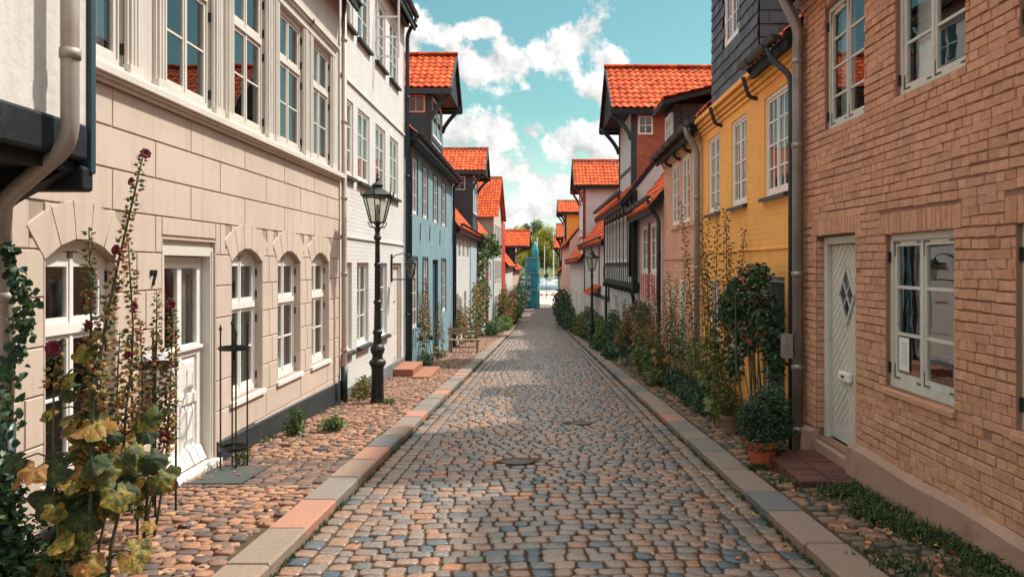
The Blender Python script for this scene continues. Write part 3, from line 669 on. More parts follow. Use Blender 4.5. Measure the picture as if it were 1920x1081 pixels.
# ================================================================== LEFT: near jettied plaster house
F0 = Fr(-2.72, 0, -2.72, 1, 1)
H = house('house', 'white plaster house with a black beam and jettied upper floor, nearest on the left', FL, 2, gz(2))
m = MB(); m.fbox(F0, -3, 4.80, -.4, 0, 2.56, 6.4); m.fbox(FL, -3, 4.93, -6, -.005, -.4, 6.4)
m.fbox(F0, 4.55, 4.80, 0, .006, 2.56, 6.4); m.build('wall', M['plaster'], H)
m = MB(); m.fbox(F0, -3, 4.78, -.66, .03, 2.37, 2.585); m.build('beam', M['timber'], H, bevel=.02)
m = MB(); m.fbox(F0, -3, 4.74, -.69, -.03, 2.30, 2.37); m.build('soffit', M['timber'], H)
m = MB(); m.fbox(F0, 4.74, 4.86, -.68, .02, 2.19, 2.34); m.build('beam_end', M['timber'], H, bevel=.02)
m = MB(); a_ = [(-.02, 2.30), (-.68, 2.30), (-.68, 1.80), (-.60, 1.93), (-.35, 2.12)]
m.add([F0(4.62, w, z) for w, z in a_] + [F0(4.73, w, z) for w, z in a_], [(4, 3, 2, 1, 0), (5, 6, 7, 8, 9)] + [(i, (i + 1) % 5, (i + 1) % 5 + 5, i + 5) for i in range(5)]); m.build('corner_brace', M['timber'], H)
m = MB(); m.fbox(F0, 4.805, 4.86, -.72, .035, 2.30, 6.4); m.build('corner_board', M['tealdark'], H, bevel=.01)
m = MB(); x = [(4.05, 4.9), (4.12, 4.6), (4.10, 4.3), (4.20, 3.95), (4.32, 3.8)]
for (a, b), (c, d) in zip(x, x[1:]): m.bar(F0(a, .001, b), F0(c, .001, d), .004, .012)
x = [(4.12, 3.62), (4.2, 3.5), (4.33, 3.43), (4.5, 3.40)]
for (a, b), (c, d) in zip(x, x[1:]): m.bar(F0(a, .001, b), F0(c, .001, d), .004, .010)
m.build('crack', M['timber'], H)
downpipe(H, [(-2.60, 4.44, 6.4), (-2.60, 4.44, 2.42), (-3.05, 4.56, 2.12), (-3.30, 4.93, 1.95), (-3.335, 5.0, 1.80), (-3.335, 5.0, .75)], .047, 'zincl', (3.6, 2.92, 1.55), .12)
downpipe(H, [(-3.335, 5.0, .78), (-3.335, 5.0, -.14)], .06, 'zincd', (), .1, 'pipe_shoe')
main_roof(H, F0, -3, 4.95, 6.4, D=7, over=.3, tileit=False)

# ================================================================== LEFT: beige rusticated house number 7
H = house('house', 'beige blockwork house with arched windows, white door and the number 7', FL, 7.5, gz(7.5))
g_ops = [(5.50, 6.44, .25, 1.94, .16), (8.85, 9.85, .25, 1.94, .16), (10.42, 11.42, .25, 1.94, .16), (11.97, 12.97, .25, 1.94, .16)]
d_op = (7.22, 8.42, -.30, 2.0)
u_ops = [(5.72, 6.58, 3.36, 5.16), (7.27, 8.33, 3.36, 5.16), (8.87, 9.95, 3.36, 5.16), (10.43, 11.53, 3.36, 5.16), (11.98, 13.06, 3.36, 5.16)]
wall(H, FL, 4.94, 13.72, -1.1, 3.20, g_ops + [d_op], 'groove', .14, body=False, name='wall')
wall(H, FL, 4.94, 13.72, 3.20, 6.6, u_ops, 'cream', .12, D=7, name='upper_wall', thick=True)
m = MB()
for u in (4.94, 13.72): m.face([FL(u, 0, -1.1), FL(u, 0, 3.2), FL(u, -7, 3.2), FL(u, -7, -1.1)])
m.face([FL(4.94, -7, -1.1), FL(13.72, -7, -1.1), FL(13.72, -7, 3.2), FL(4.94, -7, 3.2)]); m.build('side_wall', M['cream'], H)
# block courses with real joints
m = MB(); J = .005; P_ = .012
lev = [-.75, -.46, -.13, .20, .52, .86, 1.19, 1.53, 1.86, 2.19, 2.52, 2.85, 3.17]
obst = [(o[0], o[1], o[2], o[3]) for o in g_ops] + [d_op]
arches = [(o[0] + o[1]) / 2 for o in g_ops]
def vouss(u):  # extent of the arch ring
    return None
AR = [((o[0] + o[1]) / 2, (o[1] - o[0]) / 2) for o in g_ops]
def blk(a, b, z0, z1):
    if b - a < .07 or z1 - z0 < .02: return
    a += J; b -= J; z0 += J; z1 -= J; e = .006
    m.hexa([FL(a, 0, z0), FL(b, 0, z0), FL(b - e, P_, z0 + e), FL(a + e, P_, z0 + e), FL(a, 0, z1), FL(b, 0, z1), FL(b - e, P_, z1 - e), FL(a + e, P_, z1 - e)])
for r_, (z0, z1) in enumerate(zip(lev, lev[1:])):
    holes = []
    for (a, b, c, d) in obst:
        if z0 < d - .02 and z1 > c + .01: holes.append((a, b, c, d))
    cuts = []
    off = .0 if r_ % 2 else .72
    u = 4.94 - off
    while u < 13.8: cuts.append(u); u += 1.44 if z0 > 1.8 else 1.44
    segs = [(4.95, 13.70)]
    for (a, b, c, d) in holes:
        ns = []
        for (s, e) in segs:
            if b <= s or a >= e: ns.append((s, e)); continue
            if s < a: ns.append((s, a))
            if e > b: ns.append((b, e))
            if c > z0 + .06 and c < z1: blk(max(s, a), min(e, b), z0, c - .02)
            if d < z1 - .06 and d > z0: blk(max(s, a), min(e, b), d + .02, z1)
        segs = ns
    # arch rings: cut blocks away where the voussoirs sit
    if z0 >= 1.85 and z0 < 2.15:
        for (uc, hw) in AR:
            ns = []
            for (s, e) in segs:
                a, b = uc - hw - .16, uc + hw + .16
                if b <= s or a >= e: ns.append((s, e)); continue
                if s < a: ns.append((s, a))
                if e > b: ns.append((b, e))
            segs = ns
    for (s, e) in segs:
        if z1 < 2.0 and z0 > -.2 and (e - s) < 1.1 and (e - s) > .4:
            c_ = [s, s + (e - s) * (.42 if r_ % 2 else .62), e] if (e - s) > .5 else [s, e]
        else: c_ = [s] + [c for c in cuts if s + .1 < c < e - .1] + [e]
        for a, b in zip(c_, c_[1:]): blk(a, b, z0, z1)
for (uc, hw) in AR:      # voussoirs
    k = 5
    for i in range(k):
        t0 = -1 + 2 * i / k; t1 = -1 + 2 * (i + 1) / k; g = .012
        def pt(t, o): return (uc + t * (hw + o * .20), 1.945 - .16 * t * t + (.0 if o == 0 else .29 - .06 * t * t))
        a, b, c, d = pt(t0 + g, 0), pt(t1 - g, 0), pt(t1 - g, 1), pt(t0 + g, 1)
        c = (c[0], min(c[1], 2.17)) if False else c
        m.hexa([FL(a[0], 0, a[1]), FL(b[0], 0, b[1]), FL(b[0], P_ + .004, b[1] + .004), FL(a[0], P_ + .004, a[1] + .004), FL(d[0], 0, d[1]), FL(c[0], 0, c[1]), FL(c[0], P_ + .004, c[1] - .004), FL(d[0], P_ + .004, d[1] - .004)])
    for s in (-1, 1):    # filler beside the ring
        x0 = uc + s * (hw + .16); xi = uc + s * (hw + .07)
        a, b = min(x0, xi), max(x0, xi); m.fbox(FL, a, b, 0, P_ - .002, 1.868, 1.93)
for s in g_ops + [d_op]: pass
m.build('block_course', M['beige'], H)
m = MB()   # beige linings of the reveals
for o in g_ops + [d_op]:
    a, b, c, d = o[:4]; rr_ = o[4] if len(o) > 4 else 0
    m.fbox(FL, a - .001, a + .012, -.14, .012, c, d - rr_); m.fbox(FL, b - .012, b + .001, -.14, .012, c, d - rr_)
    if not rr_: m.fbox(FL, a + .012, b - .012, -.14, .012, d - .012, d)
m.split('reveal', M['beige'], H)
m = MB(); m.hexa([FL(8.45, -.02, -1.1), FL(13.74, -.02, -1.1), FL(13.74, .05, -1.1), FL(8.45, .05, -1.1), FL(8.45, -.02, -.10), FL(13.74, -.02, -.21), FL(13.74, .035, -.24), FL(8.45, .035, -.13)])
m.hexa([FL(4.94, -.02, -1.1), FL(7.20, -.02, -1.1), FL(7.20, .05, -1.1), FL(4.94, .05, -1.1), FL(4.94, -.02, -.04), FL(7.20, -.02, -.08), FL(7.20, .035, -.11), FL(4.94, .035, -.07)])
m.build('plinth', M['plinth'], H, bevel=.006)
# cornice
m = MB()
for (w, z0, z1) in ((.05, 3.17, 3.205), (.085, 3.205, 3.225), (.115, 3.225, 3.285), (.09, 3.285, 3.31)): m.fbox(FL, 4.94, 13.74, -.01, w, z0, z1)
m.build('cornice', M['trim'], H, bevel=.004)
cur = {0: None, 1: [(0, .14, .0, 1, 'drape'), (.80, 1, 0, 1, 'curtain')], 2: [(0, .12, 0, 1, 'curtain'), (.88, 1, 0, 1, 'curtain'), (.1, .9, .0, .12, 'curtain')], 3: [(.0, .15, 0, 1, 'curtain')]}
for i, o in enumerate(g_ops):
    window(H, FL, o, wd=-.10, sashes=2, rows=2, transom=1.28, trows=1, mat='white', sill=(.045, .05, 'white'), curt=cur[i], hinge=True, fw=.05, sw=.042, gb=.022)
for i, o in enumerate(u_ops):
    window(H, FL, o, wd=-.05, sashes=2, rows=2, transom=4.50, trows=1, mat='trim', curt=[[(.6, 1, 0, 1, 'curtain')], [(0, .22, 0, 1, 'drape')], [(0, .30, .5, 1, 'curtain')], [(.0, .3, 0, 1, 'curtain')], [(.0, .5, 0, 1, 'curtain')]][i], hinge=True, fw=.05, sw=.045, gb=.02)
    a, b, c, d = o; s = MB()    # moulded surround
    for (x0, x1) in ((a - .20, a), (b, b + .20)):
        s.fbox(FL, x0, x1, -.01, .03, 3.31, d + .02)
        for q in (.03, .085, .14): s.fbox(FL, x0 + q, x0 + q + .028, .03, .05, 3.34, d)
        s.fbox(FL, x0 - .012, x1 + .012, -.01, .062, 3.31, 3.40)
    s.fbox(FL, a - .23, b + .23, -.01, .05, d + .02, d + .12); s.fbox(FL, a - .25, b + .25, -.01, .08, d + .12, d + .16); s.fbox(FL, a - .27, b + .27, -.01, .11, d + .16, d + .20)
    s.fbox(FL, a, b, -.05, .02, 3.31, 3.36)
    s.build('window_surround', M['trim'], H, bevel=.003)
# door
m = MB(); m.fbox(FL, 7.235, 7.31, -.16, -.01, -.28, 1.93); m.fbox(FL, 8.335, 8.408, -.16, -.01, -.28, 1.93); m.fbox(FL, 7.31, 8.335, -.16, -.012, 1.84, 1.93); m.fbox(FL, 7.24, 8.40, -.14, -.03, 1.93, 1.99)
m.fbox(FL, 7.26, 7.285, -.01, .0, -.28, 1.90); m.fbox(FL, 8.358, 8.383, -.01, .0, -.28, 1.90)
m.build('door_frame', M['trim'], H, bevel=.004)
m = MB(); W0 = -.10; a, b = 7.32, 8.325
def dstile(x0, x1, z0, z1, w=W0, t=.0): m.fbox(FL, x0, x1, w - .045, w + t, z0, z1)
dstile(a, a + .11, -.26, 1.83); dstile(b - .11, b, -.26, 1.83); dstile(a + .11, b - .11, 1.72, 1.83, t=-.001); dstile(a + .11, b - .11, .84, .96, t=-.001); dstile(a + .11, b - .11, -.26, -.08, t=-.001)
dstile((a + b) / 2 - .05, (a + b) / 2 + .05, -.08, .84, t=-.002); dstile((a + b) / 2 - .045, (a + b) / 2 + .045, .96, 1.72, t=-.002)
dstile(a + .11, b - .11, .36, .46, t=-.003); dstile(a + .11, b - .11, -.08, .84, W0 - .02, 0)
for x0, x1 in ((a + .14, (a + b) / 2 - .08), ((a + b) / 2 + .08, b - .14)):
    for z0, z1 in ((-.05, .33), (.49, .81)):
        m.hexa([FL(x0, W0 - .02, z0), FL(x1, W0 - .02, z0), FL(x1 - .05, W0 - .004, z0 + .05), FL(x0 + .05, W0 - .004, z0 + .05), FL(x0, W0 - .02, z1), FL(x1, W0 - .02, z1), FL(x1 - .05, W0 - .004, z1 - .05), FL(x0 + .05, W0 - .004, z1 - .05)])
m.hexa([FL(a, W0, -.25), FL(b, W0, -.25), FL(b, W0 + .06, -.25), FL(a, W0 + .06, -.25), FL(a, W0, -.10), FL(b, W0, -.10), FL(b, W0 + .012, -.11), FL(a, W0 + .012, -.11)])
m.fbox(FL, a + .02, b - .02, W0, W0 + .03, .90, .935)
D = m.build('door', M['white'], H, bevel=.004)
m = MB(); m.face([FL(a + .1, W0 - .02, .95), FL(b - .1, W0 - .02, .95), FL(b - .1, W0 - .02, 1.73), FL(a + .1, W0 - .02, 1.73)]); m.build('pane', M['glass'], D)
m = MB(); n = 24; pr = None
for i in range(n + 1):
    u = a + .1 + (b - a - .2) * i / n; w = W0 - .09 + .015 * math.sin(i * 1.9)
    if pr and not (9 < i < 16): m.face([FL(pr[0], pr[1], .93), FL(u, w, .93), FL(u, w, 1.75), FL(pr[0], pr[1], 1.75)])
    pr = (u, w)
m.build('curtain', M['drape'], D, smooth=True)
m = MB(); m.tube([FL(a + .06, W0, .80), FL(a + .06, W0 + .05, .80), FL(a + .17, W0 + .05, .80)], .009, 8); m.fbox(FL, a + .035, a + .085, W0, W0 + .008, .70, .88); m.build('door_handle', M['iron'], D, smooth=False)
m = MB(); m.fbox(FL, 7.25, 8.42, -.15, .09, -.36, -.268); m.build('door_step', M['trim'], H, bevel=.01)
# number 7
m = MB(); F7 = FL; z7 = 1.57; u7 = 7.045
m.hexa([F7(u7 - .048, .014, z7 + .11), F7(u7 + .050, .014, z7 + .11), F7(u7 + .050, .03, z7 + .11), F7(u7 - .048, .03, z7 + .11), F7(u7 - .048, .014, z7 + .138), F7(u7 + .050, .014, z7 + .138), F7(u7 + .050, .03, z7 + .138), F7(u7 - .048, .03, z7 + .138)])
m.fbox(F7, u7 - .052, u7 - .034, .014, .0298, z7 + .085, z7 + .138)
pp = [(u7 + .043, z7 + .113), (u7 + .008, z7 + .055), (u7 - .012, z7)]
for (a_, b_), (c_, d_) in zip(pp, pp[1:]): m.hexa([F7(c_ - .014, .014, d_), F7(c_ + .014, .014, d_), F7(c_ + .014, .0296, d_), F7(c_ - .014, .0296, d_), F7(a_ - .014, .014, b_), F7(a_ + .010, .014, b_), F7(a_ + .010, .0296, b_), F7(a_ - .014, .0296, b_)])
m.build('house_number', M['timber'], H)
m = MB(); m.fbox(FL, 6.86, 7.14, .014, .12, .62, .92); m.hexa([FL(6.84, .012, .92), FL(7.16, .012, .92), FL(7.16, .15, .90), FL(6.84, .15, .90), FL(6.84, .012, .98), FL(7.16, .012, .98), FL(7.16, .15, .915), FL(6.84, .15, .915)]); m.fbox(FL, 6.90, 7.10, .12, .125, .84, .865)
m.build('letter_box', M['steel'], H, bevel=.005)
downpipe(H, [(-3.33, 13.70, 6.5), (-3.33, 13.70, .0), (-3.33, 13.70, -.02)], .045, 'tanpipe', (5.6, 4.2, 2.9, 1.6, .3), .02)
downpipe(H, [(-3.33, 13.70, .02), (-3.33, 13.70, -.60)], .058, 'zincd', (), .1, 'pipe_shoe')
main_roof(H, FL, 4.95, 13.72, 6.6, D=7, over=.35, tileit=False)

# ================================================================== LEFT: white brick house
H = house('house', 'tall whitewashed brick house with three storeys of windows, behind the street lamp', FL, 17, gz(17))
o1 = [(13.88, 14.72, 3.35, 4.72), (15.08, 16.14, 3.35, 4.72), (16.72, 17.80, 3.35, 4.72), (18.32, 19.42, 3.35, 4.72)]
o2 = [(13.88, 14.72, 6.05, 7.4), (15.08, 16.14, 6.05, 7.4), (16.72, 17.80, 6.05, 7.4), (18.32, 19.42, 6.05, 7.4)]
o0 = [(13.84, 14.60, .22, 1.80), (15.02, 16.04, .22, 1.80), (17.0, 18.0, .22, 1.80)]
dW = (18.72, 19.90, -.65, 1.80)
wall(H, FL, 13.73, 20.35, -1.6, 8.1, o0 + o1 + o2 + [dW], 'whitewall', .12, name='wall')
for o in o0: window(H, FL, o, wd=-.08, rows=3, sashes=2, cols=1, sill=(.09, .06, 'oldwood'), curt=[(0, 1, 0, .45, 'curtain')], hinge=False)
for o in o1: window(H, FL, o, wd=-.05, rows=3, sashes=2, sill=(.08, .06, 'oldwood'), curt=[(0, .3, 0, 1, 'curtain'), (.7, 1, 0, 1, 'curtain')])
for i, o in enumerate(o2): window(H, FL, o, wd=-.05, rows=3, sashes=2, sill=(.08, .06, 'oldwood'), curt=[(0, .3, 0, 1, 'curtain')])
m = MB(); # opened casement leaf
for (u, w0, w1) in ((16.74, 0, .5),):
    m.fbox(FL, u, u + .035, 0.0, .04, 6.1, 7.35); m.fbox(FL, u, u + .035, .46, .50, 6.1, 7.35)
    for z in (6.1, 6.51, 6.93, 7.31): m.fbox(FL, u + .002, u + .033, .04, .46, z, z + .035)
m.build('open_casement', M['white'], H)
m = MB(); m.fbox(FL, 13.75, 20.33, 0, .035, 5.02, 5.06); m.fbox(FL, 13.75, 20.33, 0, .03, 2.24, 2.275); m.split('string_course', M['whitewall'], H)
m = MB(); m.hexa([FL(13.75, -.02, -1.6), FL(20.3, -.02, -1.6), FL(20.3, .05, -1.6), FL(13.75, .05, -1.6), FL(13.75, -.02, -.42), FL(20.3, -.02, -.55), FL(20.3, .03, -.57), FL(13.75, .03, -.44)]); m.build('plinth', M['plinthg'], H)
Dr, ia, ib, it = door(H, FL, *dW[:2], -.62, 1.78, wd=-.10, mat='trim', name='door')
m = MB(); m.fbox(FL, ia + .1, ib - .1, -.10, -.09, .1, .75); m.fbox(FL, ia + .1, ib - .1, -.10, -.09, -.5, -.02); m.split('door_panel', M['trim'], Dr, bevel=.004)
m = MB(); m.fbox(FL, ia + .3, ib - .3, -.098, -.085, .86, .90); m.build('letter_slot', M['tanpipe'], Dr)
m = MB(); m.fbox(FL, 18.55, 20.1, 0.001, .50, -1.1, -.66, .5); m.fbox(FL, 18.3, 20.2, .5, .92, -1.2, -.80, .5); m.build('brick_step', M['orangebrick'], H, bevel=.012)
m = MB(); m.fbox(FL, 13.75, 20.38, 0, .22, 7.92, 8.12); m.fbox(FL, 13.75, 20.38, 0, .12, 7.80, 7.92); m.build('cornice', M['zincd'], H)
downpipe(H, [(-3.10, 20.30, 8.0), (-3.33, 20.30, 7.6), (-3.33, 20.30, -.9)], .05, 'bluetimber', (6, 4, 2, .5), .15)
gutter(H, FL, 13.8, 20.4, .30, 8.1, 8.08)
main_roof(H, FL, 13.75, 20.35, 8.15, D=7, over=.3, tileit=False)

# ================================================================== LEFT: teal blue house
H = house('house', 'teal blue rendered house with a dark door and an orange roofed hoist dormer', FL, 26, gz(26))
o1 = [(21.5, 22.45, 3.15, 4.68), (23.5, 24.5, 3.15, 4.68), (25.85, 26.95, 3.15, 4.68), (28.1, 29.3, 3.15, 4.68)]
o0 = [(21.45, 22.45, .02, 1.93), (23.55, 24.55, .02, 1.93), (28.1, 29.3, .1, 1.93)]
dT = (25.75, 27.15, -1.5, 1.93)
wall(H, FL, 20.42, 31.7, -2.4, 5.22, o0 + o1 + [dT], 'teal', .12, name='wall', thick=False)
for o in o1: window(H, FL, o, wd=-.04, rows=3, sashes=2, simple=True)
for o in o0: window(H, FL, o, wd=-.04, rows=4, sashes=2, simple=True)
m = MB()
for o in o1 + o0:
    m.fbox(FL, o[1], o[1] + .07, 0, .02, o[2], o[3] + .07); m.fbox(FL, o[0] - .07, o[0], 0, .02, o[2], o[3] + .07); m.fbox(FL, o[0], o[1], 0, .019, o[3], o[3] + .07)
m.split('window_surround', M['tealdark'], H)
Dr, ia, ib, it = door(H, FL, 25.75, 27.15, -1.25, 1.93, wd=-.10, mat='tealdark')
m = MB(); m.fbox(FL, ia + .1, ib - .1, -.10, -.085, -1.0, -.1); m.fbox(FL, ia + .1, ib - .1, -.10, -.085, .1, .9); m.split('door_panel', M['tealdark'], Dr)
m = MB()
for (u, z) in ((22.95, 2.7), (24.95, 2.75), (27.5, 2.7)): m.bar(FL(u, .012, z - .25), FL(u + .1, .012, z + .25), .02, .03)
m.split('wall_anchor', M['iron'], H)
hoist_dormer(H, FL, 25.2, 28.1, 5.1, 7.42, 8.72, over=.70, eo=.30, back=3.2, wallmat='teal', cheek='tealdark', post='bluetimber', win=(-.75, -.16, 6.55, 7.1, 'pinkwood', 1, 2), roofback=4.2)
gutter(H, FL, 20.5, 31.6, .36, 5.16, 5.12); m = MB(); m.fbox(FL, 20.5, 31.65, 0, .30, 4.95, 5.10); m.build('eaves_soffit', M['tealdark'], H)
downpipe(H, [(-3.05, 20.75, 5.1), (-3.33, 20.75, 4.85), (-3.33, 20.75, -.95)], .05, 'zincd', (3, 1))
downpipe(H, [(-3.05, 31.45, 5.1), (-3.33, 31.45, 4.8), (-3.33, 31.45, -1.5)], .05, 'zincd', (3, 1))
main_roof(H, FL, 20.45, 31.7, 5.3, D=7, over=.30, tanp=.92)

# ================================================================== LEFT: white-grey low house with slate blue dormer
H = house('house', 'low grey white house with a slate blue hoist dormer, behind the bench', FL, 38, gz(38))
o1 = [(32.4, 33.3, 2.05, 3.15), (34.0, 35.0, 2.05, 3.15), (35.9, 36.9, 2.05, 3.15), (37.9, 39.0, 2.05, 3.15)]
o0 = [(33.0, 34.2, -1.0, .6), (36.5, 37.8, -1.0, .6), (40.5, 41.8, -1.0, .6)]
wall(H, FL, 31.75, 43.6, -3, 3.45, o1 + o0, 'plaster2', .1, name='wall', thick=False)
for o in o1 + o0: window(H, FL, o, wd=-.03, rows=3, sashes=2, simple=True)
m = MB(); m.fbox(FL, 39.6, 43.6, 0, .04, -3, 3.3); m.build('end_bay', M['paleblue'], H)
hoist_dormer(H, FL, 41.0, 44.3, 3.4, 6.72, 7.92, over=.72, eo=.30, back=3.4, wallmat='tealdark', cheek='bluetimber', post='bluetimber', win=(-.95, -.35, 5.6, 6.3, 'paleblue', 2, 2), roofback=4.2, smp=5)
gutter(H, FL, 31.9, 43.5, .36, 3.42, 3.36)
main_roof(H, FL, 31.75, 43.6, 3.5, D=7, over=.3)
downpipe(H, [(-3.05, 31.95, 3.35), (-3.33, 31.95, 3.1), (-3.33, 31.95, -1.5)], .05, 'zincd')
# ================================================================== LEFT: pale blue house with the red door
F5 = Fr(-3.41, 43.7, -3.2, 56, 1)
H = house('house', 'pale blue house with a red door and climbing vine', F5, 6, gz(50))
o1 = [(1.2, 2.3, .6, 1.9), (3.5, 4.6, .6, 1.9), (9.6, 10.7, .6, 1.9)]
wall(H, F5, 0, 12.3, -4, 3.3, o1 + [(6.2, 7.6, -2.5, 2.2)], 'paleblue', .1, name='wall', thick=False)
for o in o1: window(H, F5, o, wd=-.03, rows=3, sashes=2, simple=True)
Dr, ia, ib, it = door(H, F5, 6.2, 7.6, -2.45, 2.2, wd=.02, mat='brightred')
m = MB(); m.fbox(F5, ia, ib, .02, .035, -.2, 1.1); m.split('door_panel', M['redwood'], Dr)
main_roof(H, F5, 0, 12.3, 3.4, D=7, over=.3); gutter(H, F5, 0, 12.3, .34, 3.3, 3.28)
m = MB()
# ================================================================== LEFT: tall gabled house
F6 = Fr(-3.2, 56, -2.75, 66, 1)
H = house('house', 'narrow pale house whose tall gable faces the street under an orange roof', F6, 4, gz(60))
m = MB(); zb, ze, zr = -4, 5.4, 8.2; u0, u1 = .6, 6.6; uc = 3.6
m.face([F6(u0, 0, zb), F6(u1, 0, zb), F6(u1, 0, ze), F6(uc, 0, zr), F6(u0, 0, ze)]); m.face([F6(u1, 0, zb), F6(u1, -7, zb), F6(u1, -7, ze), F6(u1, 0, ze)]); m.face([F6(u0, -7, zb), F6(u1, -7, zb), F6(u1, -7, ze), F6(uc, -7, zr), F6(u0, -7, ze)])
m.build('wall', M['palegreen'], H)
m = MB(); m.face([F6(u0, -.001, zb), F6(u0, -7, zb), F6(u0, -7, ze), F6(u0, -.001, ze)]); m.build('side_wall', M['greyg'], H)
m = MB()
for s, u in ((1, u0 - .3), (-1, u1 + .3)):
    O = Vector(F6(u, -7, ze - .25)); tiles(m, O, F6(0, 1, 0) - F6(0, 0, 0), Vector(F6(uc, -7, zr + .05)) - O, 7.35, (Vector(F6(uc, -7, zr + .05)) - O).length, smp=4)
ridge(m, F6(uc, .3, zr + .08), F6(uc, -7, zr + .08)); m.build('roof', M['tile'], H)
for z0 in (3.2, .6, -1.9):
    for k in range(3):
        a = u0 + .7 + k * 1.8; window(H, F6, (a, a + 1.0, z0, z0 + 1.5), wd=.03, rows=3, simple=True)
m = MB(); m.fbox(F6, 7.2, 10.0, -6, -.01, -4, 5.2); m.build('rear_wing', M['brightred'], H)
# ================================================================== LEFT: low houses at the far end
F8 = Fr(-2.75, 66.1, -2.6, 80, 1)
H = house('house', 'low cream house with worn tiles far down the left side', F8, 6, gz(70))
oo = [(1 + i * 2.4, 2.1 + i * 2.4, -1.6, -.2) for i in range(5)]; wall(H, F8, 0, 13.8, -4, 1.9, oo, 'plaster', .1, name='wall', thick=False)
for o in oo: window(H, F8, o, wd=-.03, rows=2, simple=True)
main_roof(H, F8, 0, 13.8, 1.95, D=6, over=.3, smp=4)
F9 = Fr(-2.6, 80.1, -2.2, 93, 1)
H = house('house', 'low plaster house with a broad orange hoist roof beside the teal sheeting', F9, 6, gz(85))
oo = [(1 + i * 2.6, 2.2 + i * 2.6, -2.0, -.5) for i in range(4)]; wall(H, F9, 0, 12.8, -4.2, 1.6, oo, 'pink', .1, name='wall', thick=False)
for o in oo: window(H, F9, o, wd=-.03, rows=2, simple=True)
main_roof(H, F9, 0, 12.8, 1.6, D=6, over=.3, smp=4)
hoist_dormer(H, F9, 3.4, 7.6, 1.2, 3.9, 5.45, over=1.55, eo=.3, back=3, wallmat='pink', cheek='oldwood', post='timber', smp=4, roofback=3.5)

# ================================================================== RIGHT: near brick house
H = house('house', 'salmon painted brick house with grey green casements and a chevron door', FR, 7, gz(7))
wl = (5.83, 6.97, .71, 2.01); wl2 = (3.9, 5.07, .71, 2.01); wl3 = (1.6, 2.8, .71, 2.01)
wu = (7.43, 8.45, 3.15, 4.44); wu2 = (5.67, 6.78, 3.15, 4.44); wu3 = (3.9, 5.03, 3.15, 4.44); wu4 = (1.6, 2.7, 3.15, 4.44)
dR = (7.64, 8.72, -.10, 2.06)
ops = [wl, wl2, wl3, wu, wu2, wu3, wu4, dR]
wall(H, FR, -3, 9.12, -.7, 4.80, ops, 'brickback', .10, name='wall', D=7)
m = MB()
def bricks(m, F, u0, u1, z0, z1, ops, bh=.0725, soldier=()):
    n = round((z1 - z0) / bh); bh = (z1 - z0) / n
    for j in range(n):
        za = z0 + j * bh; zb_ = za + bh; u = u0 - R.uniform(0, .24); alt = j % 2
        k = 0
        while u < u1:
            L = (.235 if alt else .118)
            if R.random() < .12: L = .118 if L > .2 else .235
            k += 1
            a, b = max(u, u0), min(u + L, u1); u += L
            segs = [(a, b)]
            for o in list(ops) + list(soldier):
                if za + bh * .5 > o[2] and za + bh * .5 < o[3]:
                    ns = []
                    for (s, e) in segs:
                        if o[1] <= s or o[0] >= e: ns.append((s, e)); continue
                        if s < o[0]: ns.append((s, o[0]))
                        if e > o[1]: ns.append((o[1], e))
                    segs = ns
            wob = .006 * math.sin(u * 1.3 + j * .9) + .004 * math.sin(u * 3.1 + j)
            for (s, e) in segs:
                if e - s < .02: continue
                onebrick(m, F, s, e, za + wob, zb_ + wob)
def onebrick(m, F, s, e, za, zb_, g=.0045):
    r = lambda k: R.uniform(-k, k); p = .010 + r(.004); i = .004
    if R.random() < .05: p -= .006
    tone = min(1, max(0, R.gauss(.5, .2)))
    a, b, c, d = s + g + r(.0025), e - g + r(.0025), za + g + r(.003), zb_ - g + r(.003); tl = r(.003)
    O = [(a, 0, c), (b, 0, c + tl), (b, 0, d + tl), (a, 0, d)]
    # outer octagonal face with softly rounded arrises
    q = .007
    M_ = [(a + r(.002), p * .55, c), (b, p * .55, c + tl), (b, p * .55, d + tl), (a, p * .55, d)]
    I = [(a + i, p, c + i * .8), (b - i, p, c + i * .8 + tl), (b - i + r(.003), p + r(.002), d - i * .8 + tl), (a + i, p + r(.002), d - i * .8)]
    vs = [F(x, w, z) for (x, w, z) in O + M_ + I]
    fs = []
    for k in range(4):
        n_ = (k + 1) % 4; fs.append((k, n_, n_ + 4, k + 4)); fs.append((k + 4, n_ + 4, n_ + 8, k + 8))
    fs.append((8, 9, 10, 11)); m.add(vs, fs, tone)
sold = [(o[0] - .12, o[1] + .12, o[3], o[3] + .19) for o in (wl, wl2, dR)]
bricks(m, FR, 2.2, 9.12, -.02, 4.62, ops, soldier=sold)
for o in sold:
    u = o[0]
    while u < o[1] - .03: onebrick(m, FR, u, u + .0745, o[2] + .004, o[3] - .003); u += .0745
